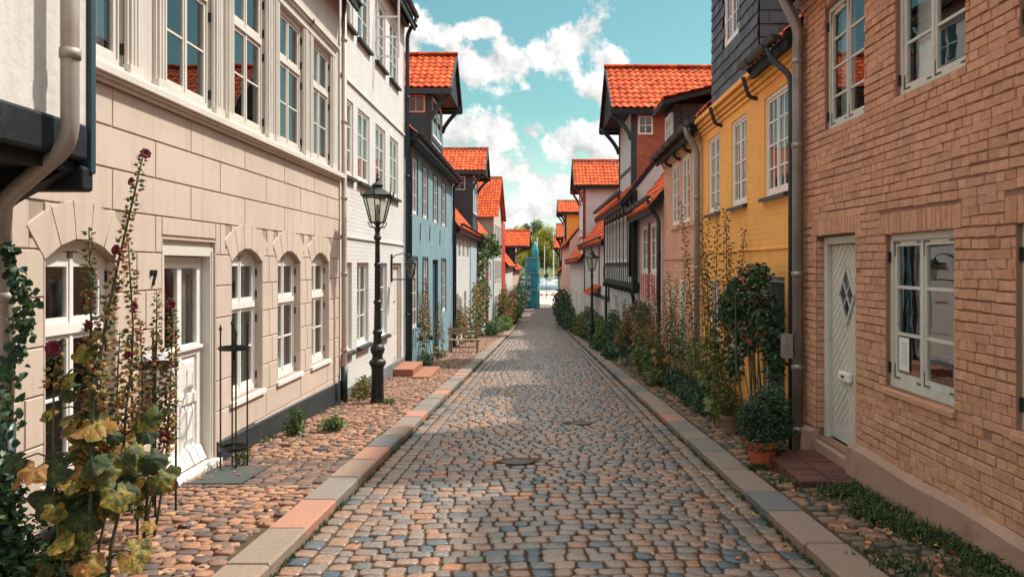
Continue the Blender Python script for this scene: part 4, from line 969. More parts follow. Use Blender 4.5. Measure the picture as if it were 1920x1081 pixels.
# brick reveal of the door, far jamb and near jamb
FJ = lambda s: (lambda u, w, z: FR(8.72 - w * s if s > 0 else 7.64 - w * s, -u, z))
z = -.02
while z < 2.0:
    onebrick(m, FJ(1), .002, .098, z, z + .0725); z += .0725
bw_ = m.build('brickwork', M['brickpaint'], H, smooth=False)
m = MB()
for k, (w, z0, z1) in enumerate(((.03, 4.62, 4.70), (.07, 4.70, 4.78), (.12, 4.78, 4.86), (.17, 4.86, 4.95))):
    u = -3
    m.fbox(FR, -3, 9.14, -.02, w, z0, z1 - .008)
m.build('eaves_corbel', M['brickpaint'], H)
m = MB(); n = 24; Up = -3.0
tops = []
for i in range(n + 1):
    u = -3 + (7.66 + 3) * i / n; tops.append((u, .02 + .012 * math.sin(i * 1.7)))
for (a, za), (b, zb_) in zip(tops, tops[1:]):
    m.hexa([FR(a, -.02, -.9), FR(b, -.02, -.9), FR(b, .10, -.9), FR(a, .10, -.9), FR(a, -.02, za + .05), FR(b, -.02, zb_ + .05), FR(b, .085, zb_), FR(a, .085, za)])
m.hexa([FR(8.70, -.02, -.9), FR(9.14, -.02, -.9), FR(9.14, .10, -.9), FR(8.70, .10, -.9), FR(8.70, -.02, -.02), FR(9.14, -.02, -.04), FR(9.14, .085, -.08), FR(8.70, .085, -.06)])
m.hexa([FR(7.66, -.12, -.9), FR(8.70, -.12, -.9), FR(8.70, .06, -.9), FR(7.66, .06, -.9), FR(7.66, -.12, -.10), FR(8.70, -.12, -.10), FR(8.70, .05, -.14), FR(7.66, .05, -.14)])
m.build('plinth', M['render'], H, smooth=False)
cv = {0: [(.1, .5, 0, .9, 'drape')], }
window(H, FR, wl, wd=-.06, rows=3, mat='greenwhite', hinge=True, corner=True, curt=[(0, .30, 0, 1, 'drape')], fw=.05, sw=.05, gb=.026, name='window')
window(H, FR, wl2, wd=-.06, rows=3, mat='greenwhite', hinge=True, corner=True, curt=[(0, .3, 0, 1, 'curtain')], fw=.05, sw=.05, gb=.026)
window(H, FR, wl3, wd=-.06, rows=3, mat='greenwhite', fw=.05, sw=.05)
for i, o in enumerate((wu, wu2, wu3, wu4)): window(H, FR, o, wd=-.06, rows=4 if i == 0 else 3, mat='greenwhite', hinge=True, corner=True, curt=[(.0, .28, 0, 1, 'curtain'), (.72, 1, 0, 1, 'curtain')], fw=.045, sw=.045, gb=.024)
# notice in the lower window
m = MB(); m.fbox(FR, 6.66, 6.84, -.055, -.052, .86, 1.14); P_n = m.build('paper_notice', M['paper'], H)
m = MB()
for k in range(9): m.fbox(FR, 6.685, 6.80 - (.03 if k % 3 == 2 else 0), -.052, -.0515, 1.09 - k * .022, 1.094 - k * .022)
m.build('printed_lines', M['ink'], P_n)
m = MB()     # rendered sills
for o in (wl, wl2, wl3): m.hexa([FR(o[0] - .03, -.08, o[2] - .06), FR(o[1] + .03, -.08, o[2] - .06), FR(o[1] + .03, .03, o[2] - .07), FR(o[0] - .03, .03, o[2] - .07), FR(o[0] - .03, -.08, o[2]), FR(o[1] + .03, -.08, o[2]), FR(o[1] + .03, .03, o[2] - .03), FR(o[0] - .03, .03, o[2] - .03)])
m.split('sill', M['brickpaint'], H)
# chevron door
wdD = -.13; m = MB()
m.fbox(FR, 8.62, 8.71, wdD - .05, -.075, -.10, 2.05); m.fbox(FR, 7.65, 7.73, wdD - .05, -.075, -.10, 2.05); m.fbox(FR, 7.73, 8.62, wdD - .05, -.077, 1.97, 2.05)
m.build('door_frame', M['greenwhite'], H, bevel=.006)
m = MB(); a, b, c, d = 7.74, 8.61, -.08, 1.96; uc = (a + b) / 2
m.fbox(FR, a, b, wdD - .05, wdD - .012, c, d)
m.fbox(FR, a, b, wdD - .012, wdD + .004, c, c + .14)
st = .105; zz = c + .14 - .5
while zz < d:
    for s in (-1, 1):
        # diagonal plank rising towards the middle
        e = b if s > 0 else a
        z_e0, z_e1 = zz, zz + st - .012; z_c0, z_c1 = zz + .40, zz + .40 + st - .012
        lo = c + .14; pts = [(e, z_e0), (uc, z_c0), (uc, z_c1), (e, z_e1)]
        def clip(P, zc, keep):
            out = []
            for i in range(len(P)):
                p, q = P[i], P[(i + 1) % len(P)]; ip = (p[1] >= zc) == keep; iq = (q[1] >= zc) == keep
                if ip: out.append(p)
                if ip != iq: t = (zc - p[1]) / (q[1] - p[1]); out.append((p[0] + (q[0] - p[0]) * t, zc))
            return out
        pts = clip(clip(pts, lo, True), d, False) if pts else pts
        if len(pts) > 2:
            k = len(pts); vs = [FR(x, wdD - .012, z_) for (x, z_) in pts] + [FR(x, wdD, z_) for (x, z_) in pts]
            m.add(vs, [tuple(range(k, 2 * k))] + [(i, (i + 1) % k, (i + 1) % k + k, i + k) for i in range(k)])
    zz += st
Dd = m.build('door', M['greenwhite'], H)
m = MB(); kc = (uc, 1.44); hw, hh = .20, .30
def dia(m, s, w0, w1, mat=None):
    P = [(kc[0] - hw * s, kc[1]), (kc[0], kc[1] - hh * s), (kc[0] + hw * s, kc[1]), (kc[0], kc[1] + hh * s)]
    vs = [FR(x, w0, z_) for x, z_ in P] + [FR(x, w1, z_) for x, z_ in P]; m.add(vs, [(4, 5, 6, 7), (0, 1, 5, 4), (1, 2, 6, 5), (2, 3, 7, 6), (3, 0, 4, 7)])
dia(m, 1.0, wdD - .01, wdD + .006); m.build('door_light', M['darkglass'], Dd)
m = MB(); P = [Vector(FR(kc[0] + dx * hw, wdD + .008, kc[1] + dz * hh)) for dx, dz in ((-1, 0), (0, -1), (1, 0), (0, 1))]
for i in range(4): m.bar(P[i], P[(i + 1) % 4], .03, .03)
m.bar((P[0] + P[1]) / 2, (P[2] + P[3]) / 2, .015, .016); m.bar((P[1] + P[2]) / 2, (P[3] + P[0]) / 2, .015, .014); m.build('light_frame', M['greenwhite'], Dd)
m = MB(); m.fbox(FR, 8.04, 8.32, wdD, wdD + .05, .56, .66); o_ = m.build('letter_flap', M['white'], Dd, bevel=.015); m = MB(); m.fbox(FR, 8.15, 8.22, wdD + .05, wdD + .056, .60, .625); m.build('flap_slot', M['iron'], Dd)
main_roof(H, FR, -3, 9.14, 4.98, D=7, over=.22, smp=4, tanp=.9)
downpipe(H, [(2.72, 9.02, 5.0), (2.74, 9.02, 4.80), (2.93, 9.03, 4.42), (2.93, 9.05, 4.2), (2.93, 9.05, -.42)], .062, 'zinc', (4.05, 3.1, 1.65, .6, -.1), .16)
gutter(H, FR, -3, 9.1, .31, 4.84, 4.84, .075, 'zinc')
m = MB(); m.fbox(FR, 9.0, 9.16, .165, .26, .70, .97); m.fbox(FR, 9.03, 9.13, .26, .268, .74, .92); mo = m.build('meter_box', M['zinc'], H, bevel=.006)
# ================================================================== RIGHT: yellow house
H = house('house', 'yellow brick house with white many paned windows and a slate clad dormer', FR, 12, gz(12))
o1 = [(9.72, 10.74, 2.66, 3.98), (11.66, 12.60, 2.66, 3.98), (13.38, 14.30, 2.66, 3.98)]
o0 = [(11.85, 12.75, .20, 1.50), (13.40, 14.25, .20, 1.50)]; dY = (9.85, 10.75, -.55, 1.6)
wall(H, FR, 9.16, 14.8, -1.2, 4.45, o1 + o0 + [dY], 'yellow', .10, name='wall')
for i, o in enumerate(o1): window(H, FR, o, wd=-.05, rows=4, cols=2, sill=(.07, .05, 'zincd'), curt=[(0, .25, 0, 1, 'curtain'), (.75, 1, 0, 1, 'curtain')], gb=.022)
for o in o0: window(H, FR, o, wd=-.05, rows=3, cols=2, sill=(.07, .05, 'zincd'), curt=[(0, 1, 0, .4, 'curtain')])
Dr, ia, ib, it = door(H, FR, 9.85, 10.75, -.52, 1.6, wd=-.08, mat='bluetimber', fmat='paleblue')
m = MB(); m.fbox(FR, ia + .08, ib - .08, -.08, -.07, -.3, .5); m.fbox(FR, ia + .08, ib - .08, -.08, -.07, .65, 1.35); m.split('door_panel', M['bluetimber'], Dr)
m = MB(); m.fbox(FR, 9.18, 14.78, 0, .022, 1.97, 4.0) if False else None
for (w, z0, z1) in ((.03, 4.12, 4.19), (.06, 4.19, 4.26), (.10, 4.26, 4.34), (.15, 4.34, 4.43)): m.fbox(FR, 9.17, 14.8, -.01, w, z0, z1 - .012)
m.fbox(FR, 9.17, 14.8, -.01, .02, 1.95, 1.985); m.build('eaves_corbel', M['yellow'], H, bevel=.006)
for u in (10.78 + .3, 13.2): # iron stays
    m = MB(); m.tube(curve([FR(u, 0, 4.05), FR(u, .12, 4.08), FR(u, .2, 4.35)], 4, .1), .03, 8); m.build('eaves_bracket', M['oldwood'], H)
# slate dormer
m = MB()
u0, u1, z0, z1 = 10.8, 13.72, 4.47, 6.9; wo = (11.86, 12.78, 5.20, 6.35)
def slates(m, G, W, L0, L1, z0, z1, holes=()):
    z = z0; j = 0
    while z < z1:
        x = L0 - (.13 if j % 2 else 0)
        while x < L1:
            a, b = max(x, L0), min(x + .26, L1); x += .26
            if b - a < .02 or any(h[0] - .02 < (a + b) / 2 < h[1] + .02 and h[2] < z + .09 < h[3] for h in holes): continue
            t = R.random(); lo = z + R.uniform(-.006, .006); q = R.uniform(0, .006)
            m.add([G(a + .004, .022 + q, lo), G(b - .004, .022 + q, lo), G(b - .004, .006, z + .21), G(a + .004, .006, z + .21), G(a + .004, .0, lo), G(b - .004, .0, lo)], [(0, 1, 2, 3), (4, 5, 1, 0)], t)
        z += .18; j += 1
slates(m, lambda a, w, z: FR(a, w + .05, z), 0, u0, u1, z0, z1, [wo])
slates(m, lambda a, w, z: FR(u0 - w, .05 - (a), z), 0, 0, 2.2, z0 + .0, z1)
slates(m, lambda a, w, z: FR(u1 + w, .05 - (a), z), 0, 0, 2.2, z0 + .0, z1)
m.face([FR(u0, .045, z0), FR(u1, .045, z0), FR(u1, .045, wo[2]), FR(u0, .045, wo[2])], 0); m.face([FR(u0, .045, wo[3]), FR(u1, .045, wo[3]), FR(u1, .045, z1), FR(u0, .045, z1)], 0)
m.face([FR(u0, .045, wo[2]), FR(wo[0], .045, wo[2]), FR(wo[0], .045, wo[3]), FR(u0, .045, wo[3])], 0); m.face([FR(wo[1], .045, wo[2]), FR(u1, .045, wo[2]), FR(u1, .045, wo[3]), FR(wo[1], .045, wo[3])], 0)
m.face([FR(u0, .045, z0), FR(u0, -2.2, z0), FR(u0, -2.2, z1), FR(u0, .045, z1)], 0); m.face([FR(u1, .045, z0), FR(u1, -2.2, z0), FR(u1, -2.2, z1), FR(u1, .045, z1)], 0)
m.face([FR(u0, .045, z0), FR(u1, .045, z0), FR(u1, -.1, z0), FR(u0, -.1, z0)], 0)
Sd = m.build('slate_dormer', M['slate'], H)
window(Sd, FR, wo, wd=.03, rows=3, cols=2, simple=True, name='dormer_window')
m = MB(); m.fbox(FR, u0 - .2, u1 + .2, -2.6, .28, 6.9, 7.05); m.build('dormer_roof', M['zincd'], Sd)
main_roof(H, FR, 9.16, 10.77, 4.5, D=7, over=.20, tanp=.9)
main_roof(H, FR, 10.80, 13.72, 4.5, D=7, over=-.25, tanp=.9, eb=False)
main_roof(H, FR, 13.75, 14.8, 4.5, D=7, over=.12, tanp=.9, eb=False)
gutter(H, FR, 9.2, 10.75, .30, 4.40, 4.42, .06, 'zincd')
downpipe(H, [(2.73, 9.55, 4.36), (2.76, 9.50, 4.2), (2.93, 9.30, 3.95), (2.93, 9.28, 3.7), (2.93, 9.28, -.45)], .035, 'bluetimber', (), .12)
# ================================================================== RIGHT: salmon brick house
H = house('house', 'salmon brick house with a weathered boarded dormer, behind the tallest stalks', FR, 17, gz(17))
o1 = [(15.05, 15.75, 2.62, 3.98), (16.0, 16.85, 2.62, 3.98), (17.25, 18.1, 2.62, 3.98)]
o0 = [(15.0, 15.75, -.05, 1.45), (16.5, 17.2, -.05, 1.45)]; dS = (17.75, 18.7, -.95, 1.25)
wall(H, FR, 14.82, 19.3, -1.6, 4.35, o1 + o0 + [dS], 'salmon', .08, name='wall')
for o in o1: window(H, FR, o, wd=-.03, rows=4, cols=1, curt=[(0, .3, 0, 1, 'curtain')])
for o in o0: window(H, FR, o, wd=-.03, rows=3, cols=1, curt=[(0, 1, 0, 1, 'curtain')])
door(H, FR, 17.75, 18.7, -.92, 1.25, wd=-.05, mat='trim')
m = MB()
for o in o1: m.fbox(FR, o[0] - .06, o[1] + .06, 0, .05, o[2] - .09, o[2])
m.fbox(FR, 14.83, 19.29, -.01, .03, 1.88, 1.93)
for (w, z0, z1) in ((.04, 4.05, 4.12), (.08, 4.12, 4.2), (.12, 4.2, 4.28)): m.fbox(FR, 14.83, 19.29, -.01, w, z0, z1 - .01)
m.build('brick_course', M['salmon'], H)
for u in (15.9, 17.05, 18.2):
    m = MB(); m.tube(curve([FR(u, 0, 4.0), FR(u, .12, 4.03), FR(u, .2, 4.28)], 4, .1), .035, 8); m.build('eaves_bracket', M['oldwood'], H)
gutter(H, FR, 14.3, 19.3, .30, 4.36, 4.30, .075)
downpipe(H, [(2.72, 14.75, 4.3), (2.74, 14.75, 4.15), (2.93, 14.80, 3.9), (2.93, 14.80, -.7)], .055, 'zinc', (3, 1.7, .6), .12)
m = MB(); u0, u1 = 17.9, 19.1     # boarded dormer
for k in range(14): w = -.0 - k * .17; m.fbox(FR, u0 - .012 - (.006 if k % 2 else 0), u0 + .03, w - .155, w, 4.3, 5.35)
m.face([FR(u1, 0, 4.3), FR(u1, -2.4, 4.3), FR(u1, -2.4, 5.35), FR(u1, 0, 5.35)]); m.face([FR(u0, -.02, 4.3), FR(u1, -.02, 4.3), FR(u1, -.02, 5.35), FR(u0, -.02, 5.35)])
Bd = m.build('boarded_dormer', M['oldwood'], H); window(Bd, FR, (u0 + .2, u1 - .2, 4.55, 5.2), wd=.02, simple=True, rows=2, name='dormer_window')
m = MB(); m.hexa([FR(u0 - .2, .28, 5.30), FR(u1 + .2, .28, 5.30), FR(u1 + .2, -2.8, 6.05), FR(u0 - .2, -2.8, 6.05), FR(u0 - .2, .28, 5.40), FR(u1 + .2, .28, 5.40), FR(u1 + .2, -2.8, 6.15), FR(u0 - .2, -2.8, 6.15)]); m.build('dormer_roof', M['timber'], Bd)
m = MB(); O = Vector(FR(u0 - .2, .26, 5.46)); tiles(m, O, FR(1, 0, 0) - FR(0, 0, 0), Vector(FR(u0 - .2, -2.8, 6.20)) - O, u1 - u0 + .4, 3.1); m.build('dormer_tiles', M['tile'], Bd)
main_roof(H, FR, 14.82, 19.3, 4.4, D=7, over=.22, tanp=.9)
# ================================================================== RIGHT: pink house with red panels
H = house('house', 'pale pink house with red and white striped panels under its window', FR, 21, gz(21))
o1 = [(20.3, 21.6, 1.55, 2.85), (22.0, 23.4, 1.55, 2.85)]; o0 = [(20.4, 21.4, -.9, .5)]
wall(H, FR, 19.32, 23.95, -2, 3.4, o1 + o0, 'pink', .1, name='wall')
for o in o1 + o0: window(H, FR, o, wd=-.03, rows=3, sashes=2, curt=[(0, .4, 0, 1, 'curtain')])
m = MB(); m.fbox(FR, 20.2, 23.5, .0, .03, .85, 1.52); pnl = m.build('panel', M['white'], H)
m = MB()
for k in range(8): m.fbox(FR, 20.2 + k * .42, 20.2 + k * .42 + .2, .03, .045, .87, 1.50)
m.split('red_panel', M['brightred'], H)
m = MB(); m.fbox(FR, 20.15, 20.22, 0, .05, .85, 2.9); m.fbox(FR, 21.7, 21.8, 0, .05, .85, 2.9); m.split('red_post', M['redwood'], H)
m = MB(); m.fbox(FR, 19.4, 20.6, 0, .03, -1.9, -.2); m.build('red_door', M['brightred'], H)
gutter(H, FR, 19.3, 23.9, .38, 3.42, 3.38, .07); main_roof(H, FR, 19.32, 23.95, 3.5, D=7, over=.34)
downpipe(H, [(2.66, 19.5, 3.36), (2.70, 19.5, 3.2), (2.92, 19.45, 2.85), (2.92, 19.45, -.9)], .05, 'zincd', (2, .5), .12)
# ================================================================== RIGHT: timber framed jettied house with the big hoist dormer
F4 = Fr(2.86, 24, 2.72, 33, -1); F4g = Fr(3.02, 24, 2.95, 33, -1)
H = house('house', 'black and white timber framed house with a jettied floor and large tiled hoist dormer', F4g, 4, gz(28))
o1 = [(.5 + i * 1.05, 1.4 + i * 1.05, 1.85, 3.35) for i in range(8)]
wall(H, F4, 0, 9.0, 1.15, 4.0, o1, 'plaster2', .08, name='wall', D=7, thick=False)
og = [(1.2, 2.1, -.6, .7), (3.4, 4.4, -.6, .7), (6.2, 7.2, -.6, .7)]
wall(H, F4g, 0, 9.0, -2.6, 1.2, og, 'plaster2', .08, name='lower_wall', thick=False, body=False)
for o in o1: window(H, F4, o, wd=-.02, rows=3, simple=True)
for o in og: window(H, F4g, o, wd=-.02, rows=2, simple=True)
m = MB(); m.fbox(F4, -.05, 9.0, -.3, .05, 1.05, 1.22); m.fbox(F4, 0, 9.0, 0, .03, 1.72, 1.84); m.fbox(F4, 0, 9, 0, .03, 3.36, 3.48)
m.fbox(F4, -.06, .22, -.1, .045, .95, 4.0); m.fbox(F4, 8.8, 9.0, -.1, .04, 1.1, 4.0)
for i in range(9):
    u = .40 + i * 1.05; m.fbox(F4, u, u + .1, 0, .025, 1.22, 3.9)
    m.fbox(F4, u + .52, u + .59, 0, .022, 1.22, 1.72)
m.build('timber_frame', M['timber'], H)
for i in range(9):
    m = MB(); u = .3 + i * 1.02; m.fbox(F4, u, u + .13, -.25, .12, .90, 1.045); m.build('joist_end', M['timber'], H)
m = MB(); m.bar(F4(.1, -.12, .1), F4(.1, .05, .95), .1, .12); m.build('corner_brace', M['timber'], H)
hoist_dormer(H, F4, .35, 3.65, 3.95, 6.62, 8.15, over=.68, eo=.32, back=2.9, wallmat='plaster2', cheek='redbrick', post='bluetimber', win=(-.62, -.17, 5.72, 6.28, 'white', 2, 2), roofback=4.4, board='timber', opening=False)
gutter(H, F4, 0.1, 9.0, .42, 3.98, 3.92, .075); main_roof(H, F4, 0, 9.0, 4.05, D=7, over=.40)
downpipe(H, [F4(.5, .42, 3.92), F4(.5, .40, 3.75), F4(.2, .1, 3.5), F4(.2, .1, 1.4)], .045, 'zincd', (), .1)
# ================================================================== RIGHT: pale low house
F5 = Fr(2.93, 33.1, 2.55, 44.5, -1)
H = house('house', 'low pale plaster house stepping down behind the second street lamp', F5, 5, gz(38))
oo = [(1.0, 2.2, -1.2, .3), (7.6, 8.8, -1.2, .3)]
wall(H, F5, 0, 11.4, -3, 2.95, oo, 'plaster2', .08, name='wall', thick=False)
for o in oo: window(H, F5, o, wd=-.02, rows=2, simple=True)
m = MB()
for u in (.05, 3.7, 7.3, 11.1): m.fbox(F5, u, u + .16, 0, .04, .4, 2.8)
m.fbox(F5, 0, 11.3, 0, .05, .25, .42); m.build('timber_frame', M['oldwood'], H)
m = MB(); O = Vector(F5(3, .55, .42)); tiles(m, O, F5(1, 0, 0) - F5(0, 0, 0), Vector(F5(3, .02, .8)) - O, 3.2, .66); m.build('porch_tiles', M['tile'], H)
main_roof(H, F5, 0, 11.4, 3.05, D=7, over=.34); gutter(H, F5, 0, 11.4, .38, 2.95, 2.85)
downpipe(H, [F5(.3, .38, 2.9), F5(.3, .1, 2.5), F5(.3, .1, -1.6)], .05, 'zincd', (), .1)
# ================================================================== RIGHT: white house with dark red posts
F6 = Fr(2.52, 44.6, 2.3, 59, -1)
H = house('house', 'low white house with a dark red posted hoist dormer, behind the leafy bush', F6, 5, gz(50))
oo = [(1.4, 2.5, -1.4, .2), (6, 7.2, -1.4, .2), (10.5, 11.6, -1.4, .2)]; wall(H, F6, 0, 14.3, -3.6, 2.2, oo, 'plaster', .08, name='wall', thick=False)
for o in oo: window(H, F6, o, wd=-.02, rows=2, simple=True)
hoist_dormer(H, F6, .3, 3.6, 2.1, 6.35, 7.8, over=.55, eo=.3, back=2.7, wallmat='plaster', cheek='plaster2', post='redwood', roofback=4.2, board='timber', smp=5)
main_roof(H, F6, 0, 14.3, 2.3, D=7, over=.34); gutter(H, F6, 0, 14.3, .38, 2.2, 2.15)
# ================================================================== RIGHT: ochre and salmon far houses
F7 = Fr(2.3, 59.2, 2.2, 76, -1)
H = house('house', 'tall salmon house with an ochre hoist dormer far down the right side', F7, 5, gz(66))
oo = [(2.0, 3.1, .2, 1.7), (6, 7.1, .2, 1.7), (2, 3.1, -2.4, -.9), (6, 7.1, -2.4, -.9)]; wall(H, F7, 0, 16.5, -4, 3.6, oo, 'pink', .08, name='wall', thick=False)
for o in oo: window(H, F7, o, wd=-.02, rows=2, simple=True)
hoist_dormer(H, F7, 9.0, 12.6, 3.3, 6.4, 7.35, over=.62, eo=.3, back=3, wallmat='ochre', cheek='ochre', post='oldwood', roofback=4, board='timber', smp=4)
main_roof(H, F7, 0, 16.5, 3.6, D=7, over=.3)
F8 = Fr(2.2, 76.2, 2.3, 86, -1)
H = house('house', 'far house with dark posts carrying a small square hoist roof', F8, 4, gz(80))
wall(H, F8, 0, 9.6, -4, 1.4, [], 'plaster', .08, name='wall', thick=False)
hoist_dormer(H, F8, 1.6, 4.6, 1.2, 4.6, 5.8, over=.5, eo=.3, back=3, wallmat='oldwood', cheek='oldwood', post='timber', roofback=3.6, board='timber', smp=4); main_roof(H, F8, 0, 9.6, 1.4, D=6, over=.3)
F8 = Fr(2.3, 86.2, 2.3, 97, -1)
H = house('house', 'last house on the right before the harbour with a low hoist roof', F8, 4, gz(90))
wall(H, F8, 0, 9.6, -4, .9, [], 'greyg', .08, name='wall', thick=False)
hoist_dormer(H, F8, 2.2, 5.4, .7, 3.8, 4.95, over=.62, eo=.3, back=3, wallmat='oldwood', cheek='oldwood', post='timber', roofback=3.6, board='timber', smp=4); main_roof(H, F8, 0, 9.6, .95, D=6, over=.3)
# ================================================================== GROUND
def strip(xa, xb, zf, y0, y1, nx, ny, name, mat):
    m = MB(); ys = [y0 + (y1 - y0) * j / ny for j in range(ny + 1)]
    for j in range(ny):
        a, b = ys[j], ys[j + 1]
        for i in range(nx):
            def p(t, y): x = xa(y) + (xb(y) - xa(y)) * t; return (x, y, zf(x, y))
            m.face([p(i / nx, a), p((i + 1) / nx, a), p((i + 1) / nx, b), p(i / nx, b)])
    return struct(m.build(name, M[mat]))
kl = lambda y: poly(y, KL); kr = lambda y: poly(y, KR)
m = MB()
for a, b in zip([-60, -8, 0, 20, 40, 55, 60, 65, 70, 77], [-8, 0, 20, 40, 55, 60, 65, 70, 77, 100]):
    za, zb = gz(max(a, -8)) - .45, gz(max(b, -8)) - .45; m.face([(-150, a, za), (150, a, za), (150, b, zb), (-150, b, zb)])
struct(m.build('ground', M['joint']))
strip(lambda y: kl(y) - .05, lambda y: kr(y) + .05, lambda x, y: road_z(x, y) - .013, -3, 103, 6, 160, 'road_bed', 'joint')
strip(lambda y: -3.6, lambda y: kl(y) - .28, lambda x, y: pave_l(x, y) - .010, -3, 103, 3, 160, 'pavement_bed_left', 'joint')
strip(lambda y: kr(y) + .28, lambda y: 3.3, lambda x, y: pave_r(x, y) - .010, -3, 103, 3, 160, 'pavement_bed_right', 'joint')
def stone(m, c, hx, hy, rot, h, tone, n=9, sq=.45, lod=0, slope=-.05):
    ca, sa = math.cos(rot), math.sin(rot); vs = []
    tx, ty = R.uniform(-.05, .05), R.uniform(-.05, .05); sd = [R.uniform(.93, 1.07) for _ in range(n)]
    rings = ((1.0, -.028), (.985, -.006), (.93, h * .62), (.80, h)) if not lod else ((1.0, -.012), (.82, h))
    cor = min(hx, hy) * (1 - sq) if sq < .5 else 0; sk = R.uniform(-.12, .12)
    for (q, z) in rings:
        for k in range(n):
            a = 2 * math.pi * (k + .5) / n; cx, cy = math.cos(a), math.sin(a)
            x = math.copysign(abs(cx) ** sq, cx) * (hx - hy * .8 * (1 - q)) * sd[k]; y = math.copysign(abs(cy) ** sq, cy) * hy * (.2 + .8 * q) * sd[k]; x += sk * y
            X, Y = x * ca - y * sa, x * sa + y * ca; vs.append((c[0] + X, c[1] + Y, c[2] + z + R.uniform(-.0012, .0012) + X * tx * (q < 1) + Y * (ty * (q < 1)) + slope * Y))
    L = len(rings); fs = []
    for r_ in range(L - 1):
        for k in range(n): fs.append((r_ * n + k, r_ * n + (k + 1) % n, (r_ + 1) * n + (k + 1) % n, (r_ + 1) * n + k))
    i = len(vs); vs.append((c[0], c[1], c[2] + h * 1.10)); fs += [((L - 1) * n + k, (L - 1) * n + (k + 1) % n, i) for k in range(n)]
    m.add(vs, fs, tone)
COVERS = [(-.24, 8.85, .19), (.62, 11.75, .17)]
m = MB(); y = 3.6
while y < 101:
    x = kl(y) + .335; xe = kr(y) - .335; rowh = R.uniform(.125, .165)
    while x < xe - .04:
        w = min(R.uniform(.10, .185), xe - x)
        t = (x + w / 2); dy = .10 * math.sin(t * 1.35 + .4 + y * .05) + .035 * math.sin(t * 3.1 + y * .8)
        c = (t, y + rowh / 2 + dy + R.uniform(-.008, .008))
        if w > .06 and not any((c[0] - a) ** 2 + (c[1] - b) ** 2 < (r + .05) ** 2 for a, b, r in COVERS):
            stone(m, (c[0], c[1], road_z(*c) + R.uniform(-.004, .004)), w / 2 - .0065, rowh / 2 - .006, R.uniform(-.07, .07) + .10 * math.cos(t * 1.35 + .4), R.uniform(.004, .011), R.random(), n=12 if y < 16 else 8, sq=.36, lod=0 if y < 26 else 1)
        x += w
    y += rowh
for side in (0, 1):      # two rows of gutter setts along each kerb
    for row in (0, 1):
        y = 3.6
        while y < 101:
            L = R.uniform(.15, .24); x = kl(y) + .088 + row * .165 if side == 0 else kr(y) - .088 - row * .165
            stone(m, (x + R.uniform(-.006, .006), y + L / 2, road_z(x, y + L / 2) - .006 + R.uniform(-.004, .004)), .072, L / 2 - .008, R.uniform(-.04, .04), .008, R.random() * .95, n=12 if y < 14 else 8, sq=.34, lod=0 if y < 26 else 1); y += L
struct(m.build('road', M['cobble'], smooth=True))
m = MB()
mb_ = MB()
y = 3.4
while y < 100:
    x = -3.44; rowh = R.uniform(.075, .11)
    block = 7.35 < y < 8.75
    while x < kl(y) - .34:
        if block: w = R.uniform(.15, .17); rowh = .105
        else: w = R.uniform(.07, .155)
        c = (x + w / 2 + R.uniform(-.01, .01), y + rowh / 2 + (0 if block else R.uniform(-.028, .028)))
        if c[0] < kl(y) - .33:
            if block: stone(m, (c[0], c[1], pave_l(*c)), w / 2 - .006, rowh / 2 - .005, R.uniform(-.03, .03), .006, R.uniform(.0, .42), n=8, sq=.3)
            else: stone(m, (c[0], c[1], pave_l(*c) + R.uniform(-.008, .010)), w / 2 - .001, rowh / 2 + .003, R.uniform(-.4, .4), R.uniform(.004, .014), R.uniform(.0, 1), n=9 if y < 20 else 6, sq=R.uniform(.5, .8), lod=0 if y < 24 else 1)
        x += w
    y += rowh
struct(m.build('pavement_left', M['fieldstone'], smooth=True))
m = MB(); y = 3.4
while y < 100:
    x = kr(y) + .33; rowh = R.uniform(.11, .15)
    while x < 3.05:
        w = R.uniform(.10, .20); c = (x + w / 2 + R.uniform(-.01, .01), y + rowh / 2 + R.uniform(-.02, .02))
        stone(m, (c[0], c[1], pave_r(*c) + R.uniform(-.012, .008)), w / 2 - .008, rowh / 2 - .006, R.uniform(-.35, .35), R.uniform(.006, .018), R.random(), n=8 if y < 20 else 6, sq=R.uniform(.6, .85), lod=0 if y < 30 else 1)
        x += w
    y += rowh
struct(m.build('pavement_right', M['mossstone'], smooth=True))
for nm, s in (('kerb_left', -1), ('kerb_right', 1)):
    m = MB(); y = 1.0; kf = kl if s < 0 else kr; pf = pave_l if s < 0 else pave_r
    while y < 100:
        L = R.uniform(.62, 1.05); g = .006; e = .018; y2 = y + L; dx = R.uniform(-.010, .010); tone = R.choice([.05, .3, .35, .45, .6, .7, .98, .95, .5, .2])
        zt = R.uniform(0, .010)
        def P(x, yy, z): return (x, yy, z)
        xi = lambda yy: kf(yy) + dx * 1; xo = lambda yy: kf(yy) + s * .30 + dx
        a, b = y + g, y2 - g
        bot = [P(xi(a), a, gz(a) - .2), P(xo(a), a, gz(a) - .2), P(xo(b), b, gz(b) - .2), P(xi(b), b, gz(b) - .2)]
        z1 = lambda x, yy: pf(x, yy) + .016 + zt
        mid = [P(xi(a), a, z1(xi(a), a) - e), P(xo(a), a, z1(xo(a), a) - e), P(xo(b), b, z1(xo(b), b) - e), P(xi(b), b, z1(xi(b), b) - e)]
        top = [P(xi(a) + s * e, a + e * .6, z1(xi(a), a)), P(xo(a) - s * e, a + e * .6, z1(xo(a), a)), P(xo(b) - s * e, b - e * .6, z1(xo(b), b)), P(xi(b) + s * e, b - e * .6, z1(xi(b), b))]
        fs = []
        for k in range(4): n_ = (k + 1) % 4; fs += [(k, n_, n_ + 4, k + 4), (k + 4, n_ + 4, n_ + 8, k + 8)]
        fs.append((8, 9, 10, 11)); m.add(bot + mid + top, fs, tone); y = y2
    struct(m.build(nm, M['kerb']))
